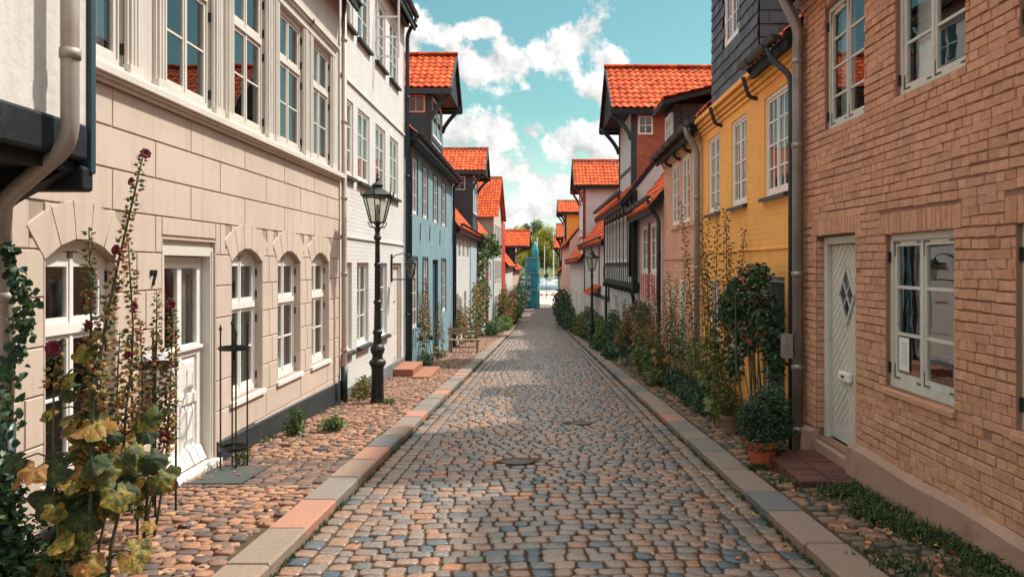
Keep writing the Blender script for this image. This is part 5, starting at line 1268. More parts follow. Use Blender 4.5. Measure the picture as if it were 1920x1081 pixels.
# manhole covers
for i, (x, y, r) in enumerate(COVERS):
    m = MB(); z = road_z(x, y) + .004
    n = 28; vs = []; 
    for (q, dz) in ((1, -.03), (1, .006), (.9, .006), (.89, 0), (.0, 0)):
        for k in range(n): a = 2 * math.pi * k / n; X, Y = r * q * math.cos(a), r * q * math.sin(a); vs.append((x + X, y + Y, z + dz - .05 * Y))
    fs = [(q * n + k, q * n + (k + 1) % n, (q + 1) * n + (k + 1) % n, (q + 1) * n + k) for q in range(4) for k in range(n)]
    m.add(vs, fs)
    o = m.build('manhole_cover', M['cover'])
    tag(o, ['round rusty iron cover in the cobbles nearer the camera', 'smaller round iron cover further up the road, right of the middle'][i], 'manhole cover', 'iron covers in the road')
# ------------------------------------------------------------------ grass, weeds, litter
def tuft(m, x, y, z, n, h, spread, mat=None, tone=(0, .8)):
    for _ in range(n):
        a = R.random() * 6.283; d = Vector((math.cos(a) * R.uniform(.1, .7), math.sin(a) * R.uniform(.1, .7), 1)); px, py = x + R.gauss(0, spread), y + R.gauss(0, spread)
        hh = h * R.uniform(.5, 1.2); c = Vector((px, py, z - .005)); w = .004 + hh * .03; s_ = Vector((-math.sin(a), math.cos(a), 0)) * w
        t = R.uniform(*tone); p1 = c + d.normalized() * hh * .6; p2 = p1 + (d.normalized() + Vector((math.cos(a), math.sin(a), -.3)) * .5) * hh * .4
        i = len(m.v); m.v += [c - s_, c + s_, p1 + s_ * .7, p1 - s_ * .7, p2]; m.f += [(i, i + 1, i + 2, i + 3), (i + 3, i + 2, i + 4)]; m.t += [t, t]
m = MB()
for _ in range(1500):     # in the gutters along both kerbs
    y = 3.8 + 60 * R.random() ** 2.0
    for s in (0, 1):
        if R.random() < .6:
            x = (kl(y) + .012 + R.random() * .02) if s == 0 else (kr(y) - .012 - R.random() * .03); tuft(m, x, y, road_z(x, y), 4, .045, .012)
for _ in range(1500):    # between the cobbles
    y = 3.8 + 30 * R.random() ** 1.7; x = R.uniform(-1.7, 1.8); tuft(m, x, y, road_z(x, y) - .006, 2, .016, .02, tone=(.2, 1))
for _ in range(500):
    y = 4 + 20 * R.random() ** 1.5; x = R.uniform(2.2, 3.0); tuft(m, x, y, pave_r(x, y) - .01, 3, .03, .02)
def clover(m, x0, x1, y0, y1, n, h, zf, dens=None):
    for _ in range(n):
        y = R.uniform(y0, y1); x = x1 - (x1 - x0) * R.random() ** 1.6; z = zf(x, y) + R.random() * h
        for k in range(3):
            a = R.random() * 6.28; m.leaf((x, y, z), (math.cos(a), math.sin(a), .15), (R.uniform(-.4, .4), R.uniform(-.4, .4), 1), R.uniform(.018, .034), R.uniform(.014, .026), R.uniform(0, .8))
PATCH = [(2.78, 3.9, .20, .35), (2.7, 4.7, .16, .3), (2.84, 5.3, .12, .5), (2.75, 6.0, .14, .35), (2.80, 6.7, .14, .4), (2.72, 7.2, .2, .2), (2.5, 4.2, .12, .2), (2.62, 6.4, .10, .2)]
for (cx, cy, rx_, ry_) in PATCH:
    for _ in range(int(5200 * rx_ * ry_)):
        x, y = min(2.92, R.gauss(cx, rx_ * .55)), R.gauss(cy, ry_ * .6)
        if y > 7.3 and x > 2.4: continue
        z = pave_r(x, y) + abs(R.gauss(0, .035))
        for k in range(3): a = R.random() * 6.28; m.leaf((x, y, z), (math.cos(a), math.sin(a), .15), (R.uniform(-.5, .5), R.uniform(-.5, .5), 1), R.uniform(.014, .034), R.uniform(.012, .026), min(1, max(0, R.gauss(.4, .25))))
for _ in range(1300):
    cx, cy, rx_, ry_ = R.choice(PATCH); y = R.gauss(cy, ry_ * .7); x = min(2.93, R.gauss(cx + .03, rx_ * .6)); y = min(y, 7.3); tuft(m, x, y, pave_r(x, y), 4, R.uniform(.04, .12), .02, tone=(0, 1))
for (cx, cy, r_) in ((2.35, 5.2, .2), (2.45, 7.6, .22), (2.9, 5.0, .15), (2.3, 8.3, .12), (2.85, 4.6, .25)):
    for _ in range(140): x, y = R.gauss(cx, r_ * .5), R.gauss(cy, r_ * .7); tuft(m, x, y, pave_r(x, y), 3, .07, .01)
for _ in range(260):
    y = R.uniform(8.5, 60); tuft(m, -3.36 + R.random() * .06, y, pave_l(-3.3, y), 5, .08, .02, tone=(.2, 1))
tag(m.build('grass', M['grass']), 'grass and clover growing along the kerbs, joints and wall foot', 'grass', kind='stuff')
m = MB()
def leaflit(x, y, z): a = R.random() * 6.28; m.leaf((x, y, z + .012), (math.cos(a), math.sin(a), R.uniform(-.1, .3)), (R.uniform(-.5, .5), R.uniform(-.5, .5), 1), R.uniform(.025, .06), R.uniform(.02, .045), R.random(), R.uniform(-.2, .35))
for _ in range(520): y = 4 + 24 * R.random() ** 1.5; x = R.uniform(-3.35, -2.1); leaflit(x, y, pave_l(x, y) + .015)
for _ in range(520): y = 4 + 22 * R.random() ** 1.5; x = R.uniform(2.2, 2.95); leaflit(x, y, pave_r(x, y) + .01)
for _ in range(110): y = 4 + 14 * R.random() ** 1.5; x = kr(y) - .05 - abs(R.gauss(0, .25)); leaflit(x, y, road_z(x, y) + .01)
for _ in range(60): y = 4 + 14 * R.random() ** 1.5; x = R.uniform(-1.7, 1.7); leaflit(x, y, road_z(x, y) + .01)
tag(m.build('fallen_leaves', M['litter']), 'dry orange leaves scattered over the pavements and gutters', 'fallen leaves', kind='stuff')

# ================================================================== STREET FURNITURE
def street_lamp(x, y, z, label, s=1.0, name='street_lamp'):
    H = thing(name, label, 'street lamp', (x, y, z), 'cast iron street lamps'); c = (x, y, z); k = s
    m = MB()
    m.lathe(c, [(r * k, h * k) for r, h in ((.150, -.05), (.150, .02), (.130, .05), (.112, .12), (.105, .60), (.112, .66), (.135, .70), (.150, .73), (.135, .77), (.10, .80), (.088, .86), (.12, .93), (.130, .97), (.11, 1.02), (.075, 1.06), (.068, 1.22), (.085, 1.25), (.085, 1.28), (.062, 1.31), (.056, 1.70), (.055, 1.75))], 16)
    m.build('base', M['iron'], H, smooth=False)
    m = MB(); m.lathe(c, [(r * k, h * k) for r, h in ((.056, 1.75), (.070, 1.77), (.070, 1.80), (.052, 1.82), (.048, 2.40), (.060, 2.42), (.060, 2.45), (.045, 2.47), (.040, 2.85), (.062, 2.88), (.070, 2.91), (.050, 2.95), (.034, 3.0), (.034, 3.10), (.055, 3.14), (.085, 3.16))], 14)
    m.build('shaft', M['iron'], H, smooth=False)
    for a in range(4):   # scrolls under the lantern
        m = MB(); d = Vector((math.cos(a * 1.571 + .785), math.sin(a * 1.571 + .785), 0)); P = []
        for i in range(12):
            t = i / 11; P.append(Vector(c) + d * k * (.035 + .16 * t ** 1.3) + Vector((0, 0, k * (2.98 + .20 * t + .04 * math.sin(t * 6)))))
        m.tube(P, .010 * k, 6); m.build('scroll', M['iron'], H)
    zb, zt = 3.17 * k, 3.62 * k; rb, rt = .135 * k, .26 * k; n = 6
    def hx(r, h, j): a = 2 * math.pi * j / n + .52; return Vector((x + r * math.cos(a), y + r * math.sin(a), z + h))
    m = MB()
    for j in range(n):
        m.bar(hx(rb, zb, j), hx(rt, zt, j), .016 * k, .016 * k); m.bar(hx(rb, zb, j), hx(rb, zb, j + 1), .022 * k, .022 * k); m.bar(hx(rt, zt, j), hx(rt, zt, j + 1), .024 * k, .030 * k)
    m.build('lantern_frame', M['iron'], H)
    m = MB()
    for j in range(n): m.face([hx(rb, zb, j), hx(rb, zb, j + 1), hx(rt, zt, j + 1), hx(rt, zt, j)])
    m.build('lantern_glass', M['lampglass'], H)
    m = MB(); m.lathe(c, [(.03 * k, zb), (.05 * k, zb + .05), (.05 * k, zb + .12), (.028 * k, zb + .15), (.028 * k, zb + .30), (.0, zb + .31)], 10); m.build('burner', M['steel'], H)
    m = MB(); R0 = [(rt + .03 * k, zt + .0), (rt + .035 * k, zt + .02 * k), (rt * .72, zt + .09 * k), (rt * .45, zt + .13 * k), (rt * .36, zt + .15 * k), (rt * .40, zt + .20 * k), (rt * .20, zt + .24 * k), (.02 * k, zt + .27 * k)]
    m.lathe(c, R0, 6, rot=.52); m.build('lantern_roof', M['iron'], H)
    m = MB(); m.lathe(c, [(.015 * k, zt + .26 * k), (.035 * k, zt + .29 * k), (.030 * k, zt + .32 * k), (.012 * k, zt + .34 * k), (.020 * k, zt + .37 * k), (.004, zt + .45 * k)], 8)
    for j in range(6):
        p = hx(rt + .03 * k, zt + .03 * k, j); m.tube([p - Vector((0, 0, .03 * k)), p, p + Vector((0, 0, .035 * k)), p + Vector((0, 0, .06 * k))], [.012 * k, .016 * k, .012 * k, .003], 6)
    m.build('finial', M['iron'], H)
    return H
street_lamp(-2.76, 13.7, pave_l(-2.76, 13.7) - .03, 'tall black cast iron street lamp on the left pavement before the white house', .985)
street_lamp(2.10, 31.5, pave_r(2.2, 31.5), 'distant black street lamp rising from bushes on the right side', .985)
# wall lantern
H = thing('wall_lantern', 'black lantern on a curled bracket beside the white house door', 'wall lantern', (-3.37, 18.45, 1.6))
m = MB(); m.tube([(-3.38, 18.45, 1.42), (-2.85, 18.45, 1.42)], .014, 8); m.tube([(-3.38, 18.45, 1.9), (-3.3, 18.45, 1.98), (-3.14, 18.45, 2.02), (-2.98, 18.45, 1.98), (-2.95, 18.45, 1.86)], .012, 8); m.fbox(FL, 18.42, 18.48, .0, .04, 1.36, 2.0); m.build('bracket', M['iron'], H)
m = MB()
for j in range(4):
    a = j * 1.571 + .785; b = a + 1.571; q = lambda r, an, z: Vector((-2.95 + r * math.cos(an), 18.45 + r * math.sin(an), z))
    m.bar(q(.07, a, 1.46), q(.15, a, 1.78), .014, .014); m.bar(q(.15, a, 1.78), q(.15, b, 1.78), .018, .018); m.bar(q(.07, a, 1.46), q(.07, b, 1.46), .016, .016)
m.lathe((-2.95, 18.45, 1.79), [(.17, 0), (.10, .07), (.04, .12), (.01, .16)], 4, rot=.785); m.build('lantern_frame', M['iron'], H)
m = MB()
for j in range(4): a = j * 1.571 + .785; b = a + 1.571; m.face([q(.07, a, 1.46), q(.07, b, 1.46), q(.15, b, 1.78), q(.15, a, 1.78)])
m.build('lantern_glass', M['lampglass'], H)
# bench
zb = lambda x, y: pave_l(x, y) + .015
H = thing('bench', 'weathered slatted wooden bench on the left pavement by the blue house', 'bench', (-2.65, 28.4, zb(-2.65, 28.4)))
by = 28.4; z0 = zb(-2.65, by)
m = MB()
for k in range(4): m.box(-3.22, -2.08, by - .20 + k * .10, by - .12 + k * .10, z0 + .43, z0 + .46)
m.build('seat', M['benchwood'], H)
m = MB()
for k in range(2): m.box(-3.26, -2.04, by + .235, by + .262, z0 + .62 + k * .13, z0 + .71 + k * .13)
m.build('backrest', M['benchwood'], H)
for x in (-3.12, -2.18):
    for (y_, hgt) in ((by - .18, .43), (by + .22, .86)):
        m = MB(); m.box(x - .03, x + .03, y_ - .025, y_ + .012, z0 - .04, z0 + hgt); m.build('leg', M['benchwood'], H)
m = MB(); m.box(-3.1, -2.2, by - .01, by + .03, z0 + .15, z0 + .19); m.build('stretcher', M['benchwood'], H)
# trellis obelisks
def trellis(x, y, hgt, label, r=.14, nleg=4):
    z = pave_l(x, y); H = thing('plant_support', label, 'plant support', (x, y, z), 'black iron plant supports')
    for k in range(nleg):
        a = k * 6.283 / nleg + .5; hh = hgt * (1 if k else .97) * (1 - .03 * k); m = MB(); px, py = x + r * math.cos(a), y + r * math.sin(a)
        m.tube([(px, py, z - .03), (px, py, z + hh)], .009, 6); m.lathe((px, py, z + hh), [(.008, 0), (.020, .015), (.012, .035), (.002, .07)], 6); m.build('upright', M['iron'], H)
    for f in (.14, .82):
        m = MB(); n = 24; rr_ = r + .015; vs = []
        P = [(x + rr_ * math.cos(6.283 * k / n), y + rr_ * math.sin(6.283 * k / n), z + hgt * f) for k in range(n + 1)]
        for p, q_ in zip(P, P[1:]): m.bar(p, q_, .012, .035)
        for a in (.5, .5 + 1.571): m.bar((x + rr_ * math.cos(a), y + rr_ * math.sin(a), z + hgt * f), (x - rr_ * math.cos(a), y - rr_ * math.sin(a), z + hgt * f), .008, .012)
        m.build('ring', M['iron'], H)
trellis(-3.13, 8.22, 1.50, 'black iron plant support standing empty right of the white door', .13)
trellis(-3.10, 6.45, 1.45, 'black iron plant support among the hollyhocks left of the white door', .16)
# doormat
m = MB(); cz = pave_l(-2.98, 7.86) + .02; m.hexa([(-3.26, 7.45, cz + .002), (-2.78, 7.45, cz + .002), (-2.78, 8.28, cz - .042), (-3.26, 8.28, cz - .042), (-3.26, 7.45, cz + .020), (-2.78, 7.45, cz + .020), (-2.78, 8.28, cz - .022), (-3.26, 8.28, cz - .022)])
o = m.build('doormat', M['mat_'], bevel=.008); tag(o, 'dark grey doormat on the paving in front of the white door', 'doormat')
# brick doorstep on the right
H = thing('doorstep', 'low dark red brick step below the chevron door', 'doorstep', (2.7, 8.0, pave_r(2.7, 8)))
m = MB(); z1 = gz(8) + .165
m.box(2.42, 3.0, 7.35, 8.62, gz(8) - .15, z1 - .075); m.build('base', M['stepbrick'], H)
m = MB(); y = 7.345
while y < 8.58:
    for x in (2.41, 2.705): m.box(x + R.uniform(0, .006), x + .285, y, y + .064 + R.uniform(-.002, .002), z1 - .074, z1 + R.uniform(-.003, .004), R.random())
    y += .072
m.build('brick_edge', M['stepbrick'], H, bevel=.006)

# ================================================================== PLANTS
def stalk_curve(b, t, bend, n=9):
    b = Vector(b); t = Vector(t); P = []
    for i in range(n): f = i / (n - 1); P.append(b.lerp(t, f) + Vector(bend) * math.sin(f * math.pi) + Vector((R.gauss(0, .006), R.gauss(0, .006), 0)))
    return P
def at_(P, f):
    k = f * (len(P) - 1); i = min(int(k), len(P) - 2); return P[i].lerp(P[i + 1], k - i), (P[i + 1] - P[i]).normalized()
def flower(H, c, r, d, mat='petal'):
    m = MB(); d = Vector(d).normalized(); x = d.orthogonal().normalized(); y = d.cross(x)
    for ring, (rr_, up, n) in enumerate(((1., .15, 7), (.7, .5, 6), (.42, .9, 5))):
        for k in range(n):
            a = 6.283 * k / n + ring * .4; dd = x * math.cos(a) + y * math.sin(a) + d * up; m.leaf(Vector(c), dd, d, r * rr_, r * rr_ * 1.0, R.random(), .22)
    return m.build('flower', M[mat], H)
def hollyhock(label, stalks, leaves, flowers, group='hollyhocks', name='hollyhock', budn=70, leafmat='autumn', pod='seedpod', base=None, budr=1.):
    b0 = base or stalks[0][0]; H = thing(name, label, 'hollyhock', b0, group)
    ms = MB(); mp = MB(); Ps = []
    for (b, t, bend, r, start) in stalks:
        P = stalk_curve(b, t, bend); Ps.append(P); n = len(P)
        ms.tube(P, [r * (1 - .65 * i / (n - 1)) for i in range(n)], 7)
        L = (P[-1] - P[0]).length; nb = int(budn * 1.35 * L * (1 - start))
        for k in range(nb):
            f = start + (1 - start) * (k + R.random()) / nb; p, d = at_(P, min(.999, f)); a = k * 2.4 + R.uniform(-.5, .5); o = d.orthogonal().normalized(); o2 = d.cross(o)
            out = (o * math.cos(a) + o2 * math.sin(a)); sz = budr * (.021 - .011 * (f - start) / (1 - start)) * R.uniform(.7, 1.25)
            q = p + out * sz * 2.1 + d * sz; tone = min(1, max(0, R.gauss(.55, .3) - .25 * (f > .85)))
            mp.lathe((q.x, q.y, q.z), [(sz * .35, -sz * .7), (sz, -sz * .1), (sz * .85, sz * .5), (sz * .2, sz * .85)], 6, tone)
            for _ in range(3):
                dd = (out + Vector((R.uniform(-.9, .9), R.uniform(-.9, .9), R.uniform(-.6, .9)))).normalized(); mp.quadleaf(q, dd, (R.random(), R.random(), 1), sz * R.uniform(1.6, 3.0), sz * 1.1, min(1, max(0, tone + R.uniform(-.3, .3))))
            if R.random() < .13 and f < start + .55:
                dd = (out + Vector((0, 0, R.uniform(-.3, .5)))); mp.leaf(p, dd, (0, 0, 1), R.uniform(.04, .075), R.uniform(.03, .05), R.uniform(.3, 1), .2)
    ms.build('stem', M['stem'], H, smooth=True); mp.build('buds', M[pod], H)
    ml = MB()
    for (si, f, ang, ln, r, tone) in leaves:
        p, d = at_(Ps[si], f); o = Vector((math.cos(ang), math.sin(ang), .35)).normalized(); e = p + o * ln + Vector((0, 0, -ln * .15))
        ms2 = [p, p + o * ln * .5 + Vector((0, 0, .02)), e]; ml.tube(ms2, [.006, .005, .004], 5, .1); ml.bigleaf(e, (o + Vector((0, 0, R.uniform(-1.6, -.4)))), (R.uniform(-.5, .5), -.5, R.uniform(.4, 1)), r, tone)
    if leaves: ml.build('leaves', M[leafmat], H, smooth=True)
    for (si, f, ang, r) in flowers:
        p, d = at_(Ps[si], f); o = Vector((math.cos(ang), math.sin(ang), .3)); flower(H, p + o * .03, r, o + Vector((.2, -.5, 0)))
    return H
def PX(px, py, Y): return Vector(((px - 1010) / 1500 * Y, Y, 1.75 + (497 - py) / 1500 * Y))
gl = lambda x, y: pave_l(x, y)
def G(x, y): return Vector((x, y, (pave_l(x, y) if x < 0 else pave_r(x, y)) - .02))
# tall near hollyhock
rl = lambda n, s, lo, hi, rmin, rmax, lmin=.08, lmax=.26: [(R.randrange(s), R.uniform(lo, hi), R.uniform(2.6, 6.8), R.uniform(lmin, lmax), R.uniform(rmin, rmax), R.random()) for _ in range(n)]
b = G(-2.62, 4.62)
hollyhock('tallest near hollyhock with curling yellow leaves and a dark red bloom at its tip', [
    (b, PX(272, 288, 4.9), (-.10, 0, 0), .015, .42), (b + Vector((-.04, .05, 0)), PX(166, 428, 5.0), (.03, 0, 0), .013, .42), (b + Vector((.07, .1, 0)), PX(243, 452, 5.05), (.06, 0, 0), .012, .40), (b + Vector((-.08, -.03, 0)), PX(108, 640, 4.7), (-.05, 0, 0), .011, .8)],
    rl(30, 4, .14, .55, .04, .10) + rl(14, 3, .04, .40, .05, .10) + rl(7, 2, .16, .46, .10, .135), [(0, .995, 5.6, .036), (0, .93, 3.9, .028), (0, .77, 4.2, .034), (1, .72, 4.8, .03), (2, .66, 4.4, .028), (3, .97, 4.5, .05), (1, .6, 5.4, .03), (2, .8, 5.5, .025)], budn=62)
b = G(-2.84, 5.75)
hollyhock('shorter hollyhock with small crimson blooms beside the white door', [
    (b, PX(297, 545, 5.95), (.02, 0, 0), .012, .40), (b + Vector((-.08, .05, 0)), PX(262, 600, 5.9), (.02, 0, 0), .010, .42), (b + Vector((.06, .02, 0)), PX(318, 560, 6.0), (.06, 0, 0), .010, .38), (b + Vector((.03, -.08, 0)), PX(322, 700, 5.9), (.03, 0, 0), .009, .40)],
    rl(14, 4, .12, .55, .05, .10, .05, .14), [(2, .97, 5.0, .04), (3, .62, 5.0, .05), (1, .5, 4.5, .035), (0, .7, 5.5, .025)], budn=66)
b = G(-2.95, 4.95)
hollyhock('low seeding hollyhock with broad ochre leaves at the foot of the arched window', [
    (b, PX(195, 700, 5.0), (.05, 0, 0), .010, .55), (b + Vector((.2, 0, 0)), PX(225, 620, 5.2), (.04, 0, 0), .010, .5)], rl(13, 2, .15, .7, .08, .15, .06, .2), [], budn=60)
# climbing ivy by the near drainpipe
def ivy(label, P, n, r, sz, mat='darkleaf', name='ivy', cat='climbing plant', group=None, stemmat='woody'):
    H = thing(name, label, cat, P[0], group); m = MB(); m.tube(P, .007, 5); m.build('stem', M[stemmat], H); m = MB()
    for _ in range(n):
        f = R.random(); p, d = at_([Vector(q) for q in P], min(f, .999)); rr_ = r(f) if callable(r) else r
        o = Vector((R.gauss(0, 1), R.gauss(0, 1), R.gauss(0, .7))); o = o.normalized() * rr_ * R.random() ** .6; dd = Vector((R.uniform(-1, 1), R.uniform(-1, .2), R.uniform(-1, .3))); k = R.uniform(.6, 1.2) * sz
        q = p + o; nn = (R.uniform(-.3, .6), -1 + R.uniform(-.5, .5), R.uniform(0, .7))
        m.leaf(q, dd, nn, k, k * .9, min(1, max(0, R.gauss(.5, .25))), .15)
    m.build('leaves', M[mat], H); return H
ivy('ivy strand climbing the wall at the far left edge', [PX(18, 905, 4.85), PX(10, 800, 4.85), PX(24, 700, 4.85), PX(40, 620, 4.85), PX(52, 560, 4.85), PX(30, 500, 4.85), PX(14, 455, 4.85)], 300, lambda f: .11 * (1 - f) + .022, .055)
def bush(label, cat, name, clumps, n, sz, mats, group=None, stems=6, asp=.6, q=False, flow=None):
    c0 = clumps[0][0]; H = thing(name, label, cat, (c0[0], c0[1], (pave_l if c0[0] < 0 else pave_r)(c0[0], c0[1])), group)
    base = ORG[H.as_pointer()]
    m = MB()
    for _ in range(stems):
        c, r = R.choice(clumps)[:2]; e = Vector(c) + Vector((R.uniform(-.5, .5) * r[0], R.uniform(-.5, .5) * r[1], R.uniform(0, .6) * r[2]))
        b = base + Vector((R.gauss(0, .05), R.gauss(0, .05), -.03)); m.tube([b, b.lerp(e, .5) + Vector((R.gauss(0, .04), R.gauss(0, .04), 0)), e], [.010, .007, .003], 5)
    m.build('stem', M['woody'], H)
    tot = sum((r[0] * r[1] * r[2]) ** .6 for c, r in [k[:2] for k in clumps]); m = MB(); mf = MB()
    for cl in clumps:
        c, r = cl[:2]; k = int(n * (r[0] * r[1] * r[2]) ** .6 / tot); tb = R.uniform(-.12, .12)
        for _ in range(k):
            d = Vector((R.gauss(0, 1), R.gauss(0, 1), R.gauss(0, 1))).normalized(); t = R.random() ** .33 * R.choice((1, 1, 1, 1.12)) ; p = Vector(c) + Vector((d.x * r[0], d.y * r[1], d.z * r[2])) * t
            nn = d + Vector((R.uniform(-.8, .8), R.uniform(-.8, .8), R.uniform(-.2, 1))); dd = Vector((R.uniform(-1, 1), R.uniform(-1, 1), R.uniform(-.9, .4))); s_ = sz * R.uniform(.6, 1.25)
            tone = min(1, max(0, R.gauss(.45 + tb, .22)))
            if flow and R.random() < flow[1]: mf.leaf(p, dd, nn, s_ * flow[2], s_ * flow[2], R.random(), .2); continue
            (m.quadleaf if q else m.leaf)(p, dd, nn, s_, s_ * asp, tone)
    m.build('foliage', M[mats], H)
    if flow and mf.v: mf.build('blossoms', M[flow[0]], H)
    return H
bush('dark ivy bush filling the bottom left corner', 'bush', 'bush', [((-3.12, 4.72, .02), (.20, .2, .28)), ((-3.02, 4.62, -.12), (.22, .2, .22)), ((-3.2, 4.8, .35), (.08, .12, .22)), ((-2.75, 4.6, -.12), (.25, .12, .10))], 2200, .055, 'darkleaf')
bush('bright green weed under the middle arched windows', 'weed', 'weed', [((-3.12, 10.2, -.27), (.13, .13, .16)), ((-3.05, 10.15, -.14), (.07, .07, .11)), ((-3.16, 10.35, -.34), (.12, .15, .08))], 300, .055, 'leaf', 'weeds on the left pavement')
bush('low green weed on the cobbles before the grey drainpipe shoe', 'weed', 'weed', [((-2.78, 10.7, -.37), (.20, .18, .08)), ((-2.70, 10.6, -.32), (.08, .08, .10))], 330, .05, 'leaf', 'weeds on the left pavement')
bush('tiny weed at the foot of the empty plant support', 'weed', 'weed', [((-3.08, 8.3, -.22), (.10, .08, .07))], 130, .035, 'leaf', 'weeds on the left pavement', flow=('curtain', .08, .8))
bush('yellowing weed clump behind the street lamp foot', 'weed', 'weed', [((-3.1, 14.1, -.45), (.22, .3, .14)), ((-3.2, 14.6, -.42), (.12, .2, .16))], 500, .05, 'autumn', 'weeds on the left pavement')
bush('small green weed right of the street lamp foot', 'weed', 'weed', [((-2.55, 13.6, -.55), (.12, .12, .05))], 120, .04, 'leaf', 'weeds on the left pavement')
bush('dark green clump at the foot of the blue house wall', 'weed', 'weed', [((-3.05, 21.6, -.8), (.22, .4, .18))], 500, .06, 'darkleaf', 'weeds on the left pavement')
bush('yellow flowered clump below the blue house door', 'weed', 'weed', [((-3.1, 25.5, -1.1), (.16, .4, .14))], 250, .05, 'autumn', 'weeds on the left pavement')
# seeding stalks against the blue house and beyond
def stalks(label, x0, x1, y0, y1, n, h0, h1, group='hollyhocks', leaf=10, budn=30, mat='autumn', budr=1.3, lean=.18, pod='seedpod'):
    S = []
    for _ in range(n):
        x, y = R.uniform(x0, x1), R.uniform(y0, y1); b = G(x, y); hh = R.uniform(h0, h1)
        S.append((b, b + Vector((R.uniform(-lean, lean), R.uniform(-lean * 1.5, lean * 1.5), hh)), (R.uniform(-.05, .05), 0, 0), .011, R.uniform(.30, .5)))
    hollyhock(label, S, [(R.randrange(n), R.uniform(.1, .5), R.random() * 6.28, R.uniform(.05, .15), R.uniform(.05, .10), R.random()) for _ in range(leaf)], [], group, budn=budn, leafmat=mat, pod=pod, base=G((x0 + x1) / 2, (y0 + y1) / 2), budr=budr)
stalks('dry brown hollyhock stalks against the near end of the blue house', -3.3, -3.0, 20.9, 22.3, 6, 1.6, 2.5, leaf=14)
stalks('dry hollyhock stalks by the blue house windows', -3.3, -3.0, 23.3, 25.2, 5, 1.2, 2.0, leaf=10)
stalks('seeding hollyhocks behind the bench', -3.3, -2.9, 30.5, 35, 9, 1.2, 2.3, leaf=26, budr=2)
def vine(label, P, n, r, sz, mat): return ivy(label, P, n, r, sz, mat, 'climbing_vine', 'climbing plant', 'climbing plants on the left walls')
vine('green vine climbing to the eaves of the pale blue house', [Vector((-3.2, 43, -2.0)), Vector((-3.1, 43.4, 0)), Vector((-3.05, 43.9, 2.2)), Vector((-2.9, 44.6, 3.3)), Vector((-2.6, 45.2, 3.0)), Vector((-2.4, 45.6, 2.4))], 1500, .42, .15, 'leaf')
vine('rambling rose with red hips behind the bench', [Vector((-3.2, 36, -1.7)), Vector((-2.9, 37, -.6)), Vector((-2.9, 39, .2)), Vector((-3.0, 41, .6)), Vector((-2.9, 43, .2))], 900, .5, .11, 'autumn')
bush('wide green bush at the bend of the left kerb', 'bush', 'bush', [((-2.6, 50, -2.1), (.45, 2.6, .55)), ((-2.7, 46, -1.95), (.35, 2.2, .45)), ((-2.3, 54, -2.2), (.5, 2.4, .6))], 2600, .16, 'leaf', 'bushes along the house fronts')
bush('reddish rose bush against the far left fronts', 'bush', 'bush', [((-2.45, 60, -1.6), (.5, 2.8, 1.1)), ((-2.2, 64, -1.5), (.45, 2.4, 1.3)), ((-2.5, 57, -1.2), (.35, 2, 1.4))], 2600, .19, 'autumn', 'bushes along the house fronts', flow=('rosepink', .08, 1.3))
bush('tall dark bush before the teal sheeting', 'bush', 'bush', [((-2.0, 74, -1.6), (.6, 3.5, 1.5)), ((-1.8, 82, -1.4), (.6, 3.5, 1.7)), ((-2.1, 70, -2.2), (.55, 2.5, .9))], 2400, .24, 'darkleaf', 'bushes along the house fronts')
bush('small yellow shrub between the rose and the dark bush', 'bush', 'bush', [((-1.95, 67, -2.2), (.35, 1.5, .8))], 700, .18, 'autumn', 'bushes along the house fronts')
# ---- right side
bush('dark leafy bush leaning over the right kerb far down the street', 'bush', 'bush', [((2.15, 58, -1.5), (.75, 2.8, 1.35)), ((1.75, 62, -1.2), (.65, 2.5, 1.2)), ((2.3, 54, -1.9), (.6, 2.5, 1.0)), ((1.9, 66, -2.0), (.6, 2.5, 1.2)), ((2.4, 50, -2.3), (.5, 2, .5))], 4200, .20, 'darkleaf', 'bushes along the house fronts')
bush('mixed green bush around the second street lamp', 'bush', 'bush', [((2.45, 33, -1.0), (.40, 1.6, .75)), ((2.5, 30, -.9), (.35, 1.2, .6)), ((2.25, 30.6, -1.2), (.28, 1.0, .36)), ((2.55, 36, -1.1), (.4, 1.6, .7))], 3600, .11, 'leaf', 'bushes along the house fronts')
bush('low dark bush under the timber framed house', 'bush', 'bush', [((2.5, 27, -.85), (.35, 1.0, .5)), ((2.35, 25, -.95), (.35, .8, .35)), ((2.65, 28.2, -.4), (.25, .9, .6))], 2600, .095, 'darkleaf', 'bushes along the house fronts')
bush('big rose bush with faded red blossoms before the striped panels', 'bush', 'rose_bush', [((2.72, 22.3, .15), (.28, 1.1, .60)), ((2.75, 21.2, .35), (.22, .8, .45)), ((2.7, 23.2, -.3), (.3, .9, .5)), ((2.68, 20.3, .1), (.2, .5, .5))], 3000, .085, 'darkleaf', 'bushes along the house fronts', flow=('rosepink', .10, 1.2))
bush('green hydrangea like bush by the salmon house corner', 'bush', 'bush', [((2.55, 17.6, -.35), (.28, .8, .42)), ((2.5, 18.9, -.25), (.30, .7, .50)), ((2.45, 16.9, -.6), (.25, .5, .22))], 2600, .075, 'leaf', 'bushes along the house fronts', flow=('rosepink', .03, 1.2))
bush('ground hugging dark plants below the salmon house', 'bush', 'bush', [((2.7, 15.3, -.5), (.25, 1.0, .25)), ((2.65, 13.7, -.45), (.25, .7, .22)), ((2.6, 12.4, -.40), (.22, .5, .18))], 2600, .06, 'darkleaf', 'bushes along the house fronts')
stalks('orange seeding hollyhocks before the pink house', 2.35, 2.65, 18.6, 20.3, 8, 1.0, 1.75, leaf=16, budn=38, budr=1.6, lean=.3)
stalks('tall dry hollyhock stalks in front of the salmon house', 2.5, 2.85, 14.6, 17.2, 8, 1.6, 2.9, leaf=18, budn=26, lean=.3)
